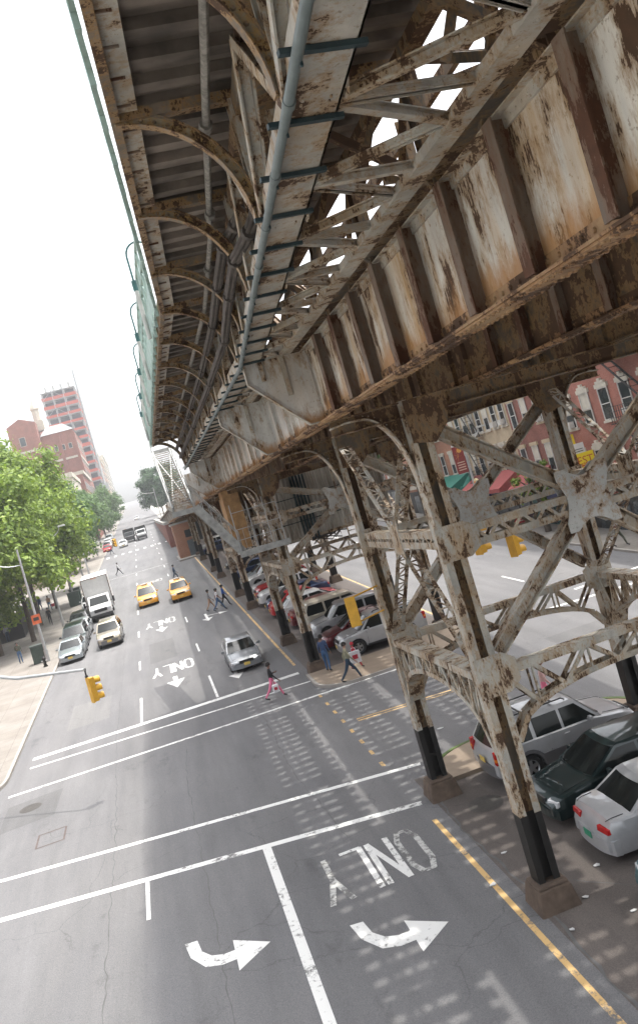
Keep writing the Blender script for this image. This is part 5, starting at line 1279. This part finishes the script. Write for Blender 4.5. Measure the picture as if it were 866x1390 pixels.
# brick hut and abutment
T=thing('brick_hut','small orange brick hut with grey door beside the distant legs','hut',(5.0,121.5,gz(121)))
m=MB();m.box(3.5,6.6,119.5,124.5,gz(119)-.2,gz(121)+4.6);m.build('wall',[M_bricko],T)
m=MB();m.box(3.3,6.8,119.3,124.7,gz(121)+4.6,gz(121)+4.85);m.build('roof',[M_conc],T)
m=MB();m.box(4.9,5.9,119.42,119.48,gz(119),gz(119)+2.3);m.build('door',[simple('grey_door',(.12,.14,.15),.6)],T);m=MB();m.box(4.9,5.9,119.42,119.48,gz(119)+2.7,gz(119)+3.7);m.build('window',[M_trim],T)
m=MB();m.prism([(3.2,117.5,gz(117)-.1),(6.9,117.5,gz(117)-.1),(6.9,125,gz(125)-.1),(3.2,125,gz(125)-.1)],(0,0,.3));m.build('plinth',[M_kerb],T)
T=thing('masonry_abutment','brown masonry abutment wall where the street rises to the tracks','wall',(9,190,8))
m=MB();m.prism([(3.3,146,gz(146)),(3.3,260,gz(260)),(3.3,260,14.9),(3.3,215,13.4),(3.3,146,ZB-.1)],(11.7,0,0));m.build('wall',[M_brick2],T)
m=MB();m.prism([(3.1,146,ZB-.1),(3.1,215,13.41),(3.1,260,14.91),(3.1,260,15.3),(3.1,146,ZB+.3)],(.9,0,0));m.build('coping',[M_conc],T)
m=MB();m.box(5,11.5,145.85,145.95,gz(145),gz(145)+3.2);m.build('archway_shade_panel',[M_trim],T)  # flat black panel on the solid wall, paints the shade of an opening
# ================================================================== BUILDINGS, left far
def winY(T,x,y,z,w,h,mat=M_wglass,fr=M_wframe):
    f=MB();f.box(x-w/2-.12,x+w/2+.12,y-.12,y-.0,z-.12,z+h+.12);W=f.build('window',[fr],T);g=MB();g.box(x-w/2,x+w/2,y-.16,y-.125,z,z+h);g.build('pane',[mat],W,world=False)
def winX(T,x,y,z,w,h,mat=M_wglass,fr=M_wframe):
    f=MB();f.box(x,x+.12,y-w/2-.12,y+w/2+.12,z-.12,z+h+.12);W=f.build('window',[fr],T);g=MB();g.box(x+.125,x+.16,y-w/2,y+w/2,z,z+h);g.build('pane',[mat],W,world=False)
T=thing('brick_institution','large red brick building with stone bands and a white cupola above the trees','building',(-24,310,gz(300)))
z=gz(300)
m=MB();m.box(-33.5,-24.4,300,330,z,56);m.prism([(-33.5,300,56),(-24.4,300,56),(-24.4,300,57.5),(-29,300,59.5),(-33.5,300,57.5)],(0,30,0));m.box(-24.0,-13.5,303,345,z,52.5);m.build('wall',[M_brickl],T)
m=MB()
for zz in(48,40): m.box(-33.7,-24.2,299.7,299.99,zz,zz+.7)
m.box(-24.0,-13.3,302.7,302.99,43,43.7);m.box(-13.5,-13.2,303,345,43,43.7);m.build('stone_band',[M_lime],T)
m=MB();m.prism([(-24.2,302.5,52.5),(-13.2,302.5,52.5),(-16.5,306,55.5),(-22,306,55.5)],(0,38,0));m.build('roof',[simple('pale_roof',(.27,.28,.285),.6)],T)
for x,zz in((-29.6,50.5),(-31.5,42),(-27.2,42),(-29.6,34)): winY(T,x,300,zz,1.7,2.8,fr=M_lime)
for r in range(2):
    for k in range(4): winY(T,-22.5+2.3*k,303,46.5-11*r,1.0,1.6,fr=M_lime)
for r in range(4):
    for k in range(6): winX(T,-13.5,307+6.2*k,46.5-5*r,1.6,2.6,fr=M_lime)
for x in(-24.2,-18.6,-13.7): m=MB();m.box(x-.45,x+.45,302.3,302.99,gz(300),51.5);m.build('buttress',[M_brickl],T)
c=MB();c.box(-25.6,-22.2,306,309.5,55,58.5);c.tube([(-23.9,307.8,58.5),(-23.9,307.8,62.5)],1.25,8);c.tube([(-23.9,307.8,62.5),(-23.9,307.8,63),(-23.9,307.8,64.3),(-23.9,307.8,65.6),(-23.9,307.8,67.5)],[1.7,1.6,1.1,.3,.05],8);c.build('cupola',[M_lime],T,smooth=30)
T=thing('tan_apartment_block','pale tan block with a green roof at the left picture edge','building',(-45,292,gz(290)))
m=MB();m.box(-70,-33.9,290,330,gz(290),46);m.build('wall',[M_tan],T);m=MB();m.box(-70,-34.2,290.5,330,46,50.5);m.build('mansard_roof',[simple('copper_green',(.25,.42,.38),.7)],T)
for r in range(3):
    for k in range(5): winY(T,-36-3*k,290,40.5-4*r,1.2,2.0)
T=thing('low_white_hall','low white stone hall with arched openings just above the tree tops','building',(-25,225,gz(220)))
m=MB();m.box(-60,-13.2,222,250,gz(220),30.0);m.box(-60.3,-12.9,221.6,250,30.0,31.2);m.build('wall',[M_lime],T)
for k in range(9): winY(T,-16-3.4*k,222,25,1.4,3.0,M_trim,M_lime)
T=thing('building_under_construction','tall unfinished concrete frame tower with orange safety nets and a hoist','building',(-20,415,gz(410)))
z0=gz(400);fh=3.9;nf=16
M_net=simple('orange_net',(.52,.10,.06),.8);M_slab=simple('bare_concrete',(.38,.37,.36),.9)
m=MB();m.box(-26.3,-12.6,404,430,z0,z0+nf*fh);m.build('interior_shade_block',[simple('interior_shade_colour',(.10,.095,.10),.9)],T)  # solid dark block between the slabs, paints the shade of open floors
for f in range(nf+1):
    m=MB();zz=z0+f*fh;m.box(-27,-12,400,432,zz-.35,zz);m.build('floor_slab',[M_slab],T)
    if f<nf and f>4:
        m=MB();m.box(-27.1,-12,399.8,399.9,zz+.05,zz+1.25+R_(-.2,.3));m.box(-11.95,-11.85,400,432,zz+.05,zz+1.2);m.build('safety_net',[M_net],T)
        for x in(-26.6,-22,-17,-12.5): m=MB();m.box(x-.3,x+.3,400.3,400.9,zz,zz+fh-.36);m.build('column',[M_slab],T)
m=MB()
for x in(-27.2,-22.3,-17.5,-12): m.tube([(x,399.3,z0),(x,399.3,z0+nf*fh+3)],.12,5)
for f in range(5,nf,2): m.beam((-27,399.3,z0+f*fh),(-22.3,399.3,z0+(f+1)*fh),.12,.12);m.beam((-22.3,399.3,z0+(f+1)*fh),(-17.5,399.3,z0+f*fh),.12,.12)
m.build('scaffold',[M_galv],T)
m=MB();m.tube([(-11,400,z0),(-11,400,z0+nf*fh+7)],.5,4);m.box(-11.9,-9.6,398.6,401,z0+14,z0+17);m.build('hoist',[M_galv],T)
m=MB()
for k in range(4): m.box(-25+3.4*k,-24+3.4*k,401,402,z0+nf*fh,z0+nf*fh+2.4)
m.build('roof_formwork',[M_white],T)
for i,(y0,y1,h,mt,l) in enumerate(((255,290,19,M_brickl,'red brick street house just beyond the hall, partly behind trees'),(432,470,34,M_tan,'tan apartment house right behind the construction site'),(470,510,30,M_bricko,'orange brick apartment house down the street'),(510,560,33,M_tan,'second tan apartment house far down the street'),(560,640,36,M_lime,'palest and farthest apartment house on the left'))):
    T=thing('apartment_house',l,'building',(-20,(y0+y1)/2,gz(y0)),'apartment houses down the left side of the street')
    m=MB();m.box(-32,-12.2-.0*i,y0,y1-.05,gz(y0)-1,gz(y0)+h);m.build('wall',[mt],T);m=MB();m.box(-32.3,-11.7,y0,y1-.05,gz(y0)+h,gz(y0)+h+1);m.build('cornice',[M_lime],T)
    nw=0
    for r in range(int(h/3.6)-1):
        for k in range(int((y1-y0)/5)):
            winX(T,-12.2,y0+2.5+5*k,gz(y0)+4+3.6*r,1.5,2.0)
        if i==0:
            for k in range(4): winY(T,-14.5-3.2*k,y0,gz(y0)+4+3.6*r,1.3,2.0)
# background masses that close the ends of the streets
for i,(x0,x1,y0,y1,h,mt,l) in enumerate(((-60,-13.5,140,215,9,M_tan,'low tan block hidden behind the left trees'),(-60,-19,41,75,14,M_brickl,'brick block left of the near pavement'),(30,70,125,300,18,M_bricko,'long orange brick block on the far right side'),(30,60,320,420,14,M_lime,'pale block far beyond the right roadway trees'))):
    T=thing('city_block',l,'building',((x0+x1)/2,(y0+y1)/2,gz(y0)));m=MB();m.box(x0,x1,y0,y1,gz(y0)-1,gz(y1)+h);m.build('wall',[mt],T);m=MB();m.box(x0-.3,x1+.3,y0-.3,y1+.3,gz(y1)+h,gz(y1)+h+.8);m.build('cornice',[M_lime],T)
    for k in range(12):
        if x0>0 and i==2: win(T,x0,y0+6+8*k,gz(y1)+h-4,1.4,2.2)
        elif x1<0: winX(T,x1,y0+2+(y1-y0-4)*k/11,gz(y1)+h-4,1.3,2.0)

# tar seams, cracks and patches in the asphalt
M_tar=simple('tar_seam',(.10,.099,.099),.75,0,.3,3)
def seam(pts,w,name='tar_seam',jit=.05):
    rn=random.Random(int(pts[0][1]*7));P=[]
    for a,b in zip(pts[:-1],pts[1:]):
        L=math.hypot(b[0]-a[0],b[1]-a[1]);k=max(2,int(L/.35))
        for i in range(k): P.append((a[0]+(b[0]-a[0])*i/k+rn.uniform(-jit,jit),a[1]+(b[1]-a[1])*i/k+rn.uniform(-jit,jit)))
    m=MB();A=[];B=[]
    for p in P: ww=w*rn.uniform(.4,1.2)/2;A.append((p[0]-ww,p[1],gz(p[1])+.0035));B.append((p[0]+ww,p[1],gz(p[1])+.0035))
    m.strip(A,B);o=m.build(name,[M_tar]);o['kind']='structure'
seam([(5.62,8),(5.6,15),(5.7,19),(5.55,22),(5.75,24.6)],.07,'gutter_crack');seam([(5.6,44),(5.55,60),(5.6,100)],.07,'gutter_crack')
seam([(-3.7,12),(-3.55,30),(-3.75,42),(-3.5,70)],.035);seam([(-.95,14),(-1.0,33),(-.8,37)],.03);seam([(2.9,24),(2.5,30),(2.6,38)],.03);seam([(5.6,21),(7.2,21.6),(9.4,21.2)],.03,'ground_crack')
seam([(5.8,18.9),(7.4,17.3),(8.8,16.1)],.035,'ground_crack')
M_patch=asphalt('patched_asphalt',(.105,.105,.108),(.135,.133,.132));M_patch2=asphalt('pale_patch',(.15,.148,.148),(.18,.178,.175))
for P,mt in (([(-7.9,34),(-5.9,34.2),(-5.8,37.0),(-7.9,36.8)],M_patch),([(-1.9,56),(-.2,56),(-.2,63),(-1.9,63)],M_patch),([(3.2,50),(4.9,50),(4.9,57),(3.2,57)],M_patch2),([(14.5,30),(17,30),(17,35),(14.5,35)],M_patch),([(-6.3,46),(-4.2,46),(-4.2,51),(-6.3,51)],M_patch2)):
    sheet('road_patch',P,.0025,mt)
# ================================================================== PEOPLE
def person(label,x,y,face,pants,shirt,pose='walk',skin=None,hair=None,h=1.7,phase=1,arm=None,zoff=.0,grp=None,skirt=False,long=True,hat=None):
    skin=skin or M_skin;T=thing('person',label,'person',(x,y,gz(y)+zoff+.0),grp,(0,0,face))
    k=h/1.72;st={'walk':.34,'stride':.42,'stand':.05}[pose]*phase
    # local frame faces -Y; sides on X
    J={};J['pel']=(0,0,.95);J['sp']=(0,-.01,1.15);J['ch']=(0,-.02,1.36);J['nk']=(0,-.03,1.50);J['hd0']=(0,-.045,1.565);J['hd1']=(0,-.05,1.66)
    R={'pel':.135,'sp':.118,'ch':.135,'nk':.052,'hd0':.078,'hd1':.098}
    E=[('pel','sp'),('sp','ch'),('ch','nk'),('nk','hd0'),('hd0','hd1')]
    for s,n in((-1,'l'),(1,'r')):
        d=st*s
        J['hp'+n]=(s*.085,0,.90);J['kn'+n]=(s*.095,-d*.55-.04-(.0),.50+abs(d)*.02);J['an'+n]=(s*.10,-d*1.0+(.05 if d<0 else 0),.10+(.10 if d<-.1 else 0));J['to'+n]=(s*.11,-d*1.0-.15,.045+(.05 if d<-.1 else 0))
        R.update({'hp'+n:.098,'kn'+n:.062,'an'+n:.045,'to'+n:.038})
        E+=[('pel','hp'+n),('hp'+n,'kn'+n),('kn'+n,'an'+n),('an'+n,'to'+n)]
        sw=d*.75;bend=.10
        J['sh'+n]=(s*.165,-.02,1.40)
        if arm and arm.get(n)=='out': J['el'+n]=(s*.40,-.08,1.30);J['wr'+n]=(s*.62,-.12,1.42)
        elif arm and arm.get(n)=='bent': J['el'+n]=(s*.22,.02,1.13);J['wr'+n]=(s*.12,-.24,1.20)
        else: J['el'+n]=(s*.22,sw*.35,1.13);J['wr'+n]=(s*.235,sw*.6-bend,.90)
        e=V(J['el'+n]);w=V(J['wr'+n]);J['pa'+n]=tuple(w+(w-e).normalized()*.085)
        R.update({'sh'+n:.062,'el'+n:.043,'wr'+n:.030,'pa'+n:.034});E+=[('ch','sh'+n),('sh'+n,'el'+n),('el'+n,'wr'+n),('wr'+n,'pa'+n)]
    names=list(J);me=bpy.data.meshes.new('b');me.from_pydata([tuple(c*k for c in J[n]) for n in names],[(names.index(a),names.index(b)) for a,b in E],[])
    o=bpy.data.objects.new('tmp',me);COL.objects.link(o);md=o.modifiers.new('s','SKIN');md.use_smooth_shade=True
    sv=me.skin_vertices[0].data
    for i,n_ in enumerate(names): sv[i].radius=(R[n_]*k*(1.25 if n_ in('ch','pel','sp') else 1),R[n_]*k*(.82 if n_ in('ch','pel','sp') else 1));sv[i].use_root=(n_=='pel')
    o.modifiers.new('u','SUBSURF').levels=1
    dg=bpy.context.evaluated_depsgraph_get();dg.update();mm=bpy.data.meshes.new_from_object(o.evaluated_get(dg));bpy.data.objects.remove(o)
    b=MB();b.v=[tuple(v.co) for v in mm.vertices]
    segs=[(V(J[a])*k,V(J[c])*k,a,c) for a,c in E]
    shoe=M_trim
    def mat(p):
        best=None;bd=9
        for a,c,na,nc in segs:
            ab=c-a;t=max(0,min(1,(p-a).dot(ab)/ab.length_squared));d=(p-a-ab*t).length
            if d<bd: bd=d;best=(na,nc,t)
        na,nc,t=best
        if na in('nk','hd0') or nc in('nk',) and t>.6: return 2
        if nc[:2]=='pa': return 2
        if nc[:2]=='wr': return 1 if long and t<.85 else 2
        if nc[:2]=='el': return 1 if long or t<.55 else 2
        if nc[:2]=='to' or (nc[:2]=='an' and t>.92): return 3
        if nc[:2] in('hp','kn','an') or (na=='pel' and t<.25): return 0
        return 1
    for f in mm.polygons: b.f.append(list(f.vertices));b.m.append(mat(f.center))
    # face: nose and ears; fingers on both hands
    hc=V(J['hd1'])*k;hc.z-=.012
    b.beam(hc+V((0,-.095*k,.0)),hc+V((0,-.125*k,-.03*k)),.022*k,.02*k,m=2)
    for s in(-1,1): b.beam(hc+V((s*.088*k,.01,-.02)),hc+V((s*.100*k,.015,.02)),.012,.03,m=2);b.riv(hc+V((s*.034*k,-.092*k,.012*k)),(0,-1,0),.009,3)
    b.beam(hc+V((-.022,-.088*k,-.052*k)),hc+V((.022,-.088*k,-.052*k)),.008,.008,m=4)
    for n_ in 'lr':
        w=V(J['wr'+n_])*k;p=V(J['pa'+n_])*k;d=(p-w).normalized();sd=V((0,1,0)) if abs(d.z)>.6 else V((0,0,1));sd=(sd-d*sd.dot(d)).normalized();cu=d.cross(sd)*(.35)
        for q,ln in((-1.5,.062),(-.5,.075),(.5,.07),(1.5,.055)):
            a=p+sd*q*.017*k;b.tube([a,a+d*ln*.55*k,a+(d*ln+cu*.03)*k],[.0085*k,.008*k,.006*k],5,2)
        a=w+d*.03*k+sd*-.03*k;b.tube([a,a+(d*.035-sd*.028)*k,a+(d*.06-sd*.03)*k],[.010*k,.009*k,.007*k],5,2)
    bd_=b.build('body',[pants,shirt,skin,shoe,M_mar_lip],T,smooth=70,world=False)
    # hair cap
    hm=MB();N=10;rows=6
    for i in range(rows+1):
        ph=math.pi/2*i/rows
        for j in range(N):
            th=2*math.pi*j/N;drop=(1.0 if math.sin(th)>-.3 else .45)
            r=.112*k;hm.v.append((hc.x+r*math.sin(ph)*math.cos(th),hc.y+.012+r*1.05*math.sin(ph)*math.sin(th),hc.z+.0+r*1.05*math.cos(ph)-(0.06*drop if i==rows else 0)))
    for i in range(rows):
        for j in range(N): j2=(j+1)%N;hm.f.append([i*N+j,(i+1)*N+j,(i+1)*N+j2,i*N+j2]);hm.m.append(0)
    hm.build('hair' if not hat else 'cap',[hat or hair or M_hair],T,smooth=80,world=False)
    return T,J,k
M_mar_lip=simple('lip',(.25,.08,.07),.5)
C=lambda n,c:simple(n,c,.8,0,.25,9)
jeans=C('blue_jeans',(.05,.11,.22));navy=C('navy_cloth',(.03,.06,.14));black=C('black_cloth',(.018,.018,.02));pink=C('pink_cloth',(.80,.20,.33));khaki=C('khaki_cloth',(.26,.25,.17));white=C('white_cloth',(.66,.66,.68));grey=C('grey_cloth',(.25,.26,.27));olive=C('olive_cloth',(.07,.075,.05));tanc=C('tan_cloth',(.38,.24,.16));dj=C('dark_jeans',(.025,.05,.085));bluec=C('bright_blue_cloth',(.02,.09,.35))
redc=C('red_cloth',(.45,.03,.05))
def bag(label,x,y,z,w,h,mat,stripe=None,name='carrier_bag'):
    T=thing(name,label,'bag',(x,y,z));m=MB();m.prism([(-w/2,-.06,0),(w/2,-.06,0),(w/2*1.05,-.05,h),(-w/2*.95,-.05,h)],(0,.13,0));m.build('bag_body',[mat],T,world=False,bevel=.03)
    m=MB();m.tube([(-w*.25,0,h),(-w*.15,0,h+.14),(w*.15,0,h+.14),(w*.25,0,h)],.012,5);m.build('handle',[mat],T,world=False)
    if stripe: m=MB();m.box(-w*.25,w*.25,-.072,-.062,h*.35,h*.7);m.build('bag_mark',[stripe],T,world=False)
    return T
P,_,_=person('woman in black top and pink trousers crossing in front of the silver sedan',3.45,39.3,HP,pink,black,'stride',h=1.66,arm={'l':'','r':'bent'})
bag('white carrier bag with a red mark held by the woman in pink trousers',3.52,38.95,gz(39)+.38,.28,.36,white,redc)
person('person in navy jacket and blue jeans standing on the tan pad by the silver car',6.25,40.45,2.6,jeans,navy,'stand',h=1.74,zoff=.12)
person('person in khaki jacket and dark blue jeans striding along the crosswalk',6.75,38.05,HP*.95,dj,khaki,'stride',h=1.76,skin=M_skin2)
bag('red and white bag carried behind the khaki jacket person',7.25,38.7,gz(38)+.6,.5,.55,white,redc)
person('child with a red cap peeking behind the red and white bag',7.35,39.3,HP,redc,C('red_cloth',(.45,.03,.05)),'walk',h=1.25,hat=redc,zoff=.12)
person('person in pink skirt half hidden behind the silver sport utility car',10.9,27.4,HP*.8,pink,C('pale_pink_cloth',(.6,.38,.36)),'walk',h=1.66,skin=M_skin2,hair=simple('auburn_hair',(.16,.06,.03),.6),arm={'r':'bent'})
person('person in white shirt and olive trousers stepping off the right pavement',25.2,46.2,.6,olive,white,'walk',h=1.76,arm={'l':'bent'},long=False,zoff=.1)
person('man in white shirt and jeans, middle one of the three walkers by the yellow line',3.75,67.9,HP,jeans,white,'stride',h=1.76,long=False,grp='walkers beside the yellow line')
person('person in blue top with one arm out, right one of the three walkers',4.35,69.2,HP,black,bluec,'walk',h=1.72,arm={'r':'out'},grp='walkers beside the yellow line')
person('person in dark top and tan shorts, left one of the three walkers',3.2,69.0,HP,tanc,grey,'walk',h=1.7,grp='walkers beside the yellow line')
person('person in white top and black trousers crossing far ahead of the taxis',-4.86,123.7,HP,black,white,'stride',h=1.75)
person('man in blue shirt walking right behind the right taxi',1.75,97,HP,dj,C('slate_blue_cloth',(.06,.09,.16)),'walk',h=1.75)
person('woman in dark cardigan and blue jeans standing on the left pavement',-11.6,71.5,.2,jeans,olive,'stand',h=1.66,zoff=.13,arm={'l':'bent'})
person('person in a dark suit walking on the left pavement',-11.0,90.0,.1,black,black,'walk',h=1.74,zoff=.13,arm={'r':'bent'})
person('person in tan coat with a red bag on the left pavement',-12.3,103.5,.3,jeans,tanc,'walk',h=1.7,zoff=.13)
bag('small red bag hanging beside the tan coat person',-11.9,103.2,gz(103)+.55,.35,.35,redc)
person('person in dark blue walking just ahead of the tan coat person',-13.6,106,.3,navy,navy,'walk',h=1.74,zoff=.13)
person('person in pale jacket at the left picture edge by the black fence',-14.6,86.5,.3,dj,grey,'stand',h=1.72,zoff=.13)
person('person in red crossing beside the far red car',-7.0,172,HP,dj,redc,'walk',h=1.72)
person('dark clad person standing in front of the white cab truck',-1.9,190,HP,black,black,'walk',h=1.8)
HZ=MB();HZ.box(-330,330,-70,960,-6,110)
hm_=bpy.data.materials.new('haze_air');hm_.use_nodes=True;t_=hm_.node_tree;t_.nodes.remove(t_.nodes['Principled BSDF']);pv=t_.nodes.new('ShaderNodeVolumePrincipled');pv.inputs['Density'].default_value=.00055;pv.inputs['Color'].default_value=(.94,.96,1,1);pv.inputs['Anisotropy'].default_value=.3;t_.links.new(pv.outputs[0],t_.nodes['Material Output'].inputs['Volume'])
hz=HZ.build('haze',[hm_]);hz['kind']='stuff'
# ================================================================== CAMERA, LIGHT, WORLD
CA=bpy.data.cameras.new('camera');co=bpy.data.objects.new('camera',CA);COL.objects.link(co)
co.matrix_world=Matrix([[0.9414158, 0.2708504, -0.2009386, 0.0], [-0.1902019, -0.0656094, -0.9795502, 0.0], [-0.2784951, 0.960383, -0.0102495, 10.6], [0.0, 0.0, 0.0, 1.0]])
CA.sensor_fit='VERTICAL';CA.sensor_height=36;CA.lens=36*1200/1390;CA.shift_y=-45/1390;CA.clip_start=.05;CA.clip_end=5000
SC.camera=co
sun=bpy.data.lights.new('sun','SUN');sun.energy=1.05;sun.angle=math.radians(.7);sun.color=(1,.95,.87)
so=bpy.data.objects.new('sun',sun);COL.objects.link(so)
sd=V((.27,.10,1)).normalized();so.rotation_euler=sd.to_track_quat('Z','Y').to_euler()
w=bpy.data.worlds.new('World');SC.world=w;w.use_nodes=True;nt=w.node_tree;bg=nt.nodes['Background']
sk=nt.nodes.new('ShaderNodeTexSky');sk.sky_type='NISHITA';sk.sun_disc=False;sk.sun_elevation=math.asin(sd.z);sk.sun_rotation=math.atan2(sd.x,sd.y)
sk.air_density=1.0;sk.dust_density=6;sk.ozone_density=.6
hs=nt.nodes.new('ShaderNodeHueSaturation');hs.inputs['Saturation'].default_value=.22;nt.links.new(sk.outputs[0],hs.inputs['Color']);nt.links.new(hs.outputs[0],bg.inputs[0]);bg.inputs[1].default_value=.15
vs=SC.view_settings;vs.view_transform='Standard';vs.look='None';vs.gamma=1;vs.use_curve_mapping=False;vs.exposure=1.76
SC.cycles.max_bounces=6;SC.cycles.diffuse_bounces=4;SC.cycles.use_denoising=True
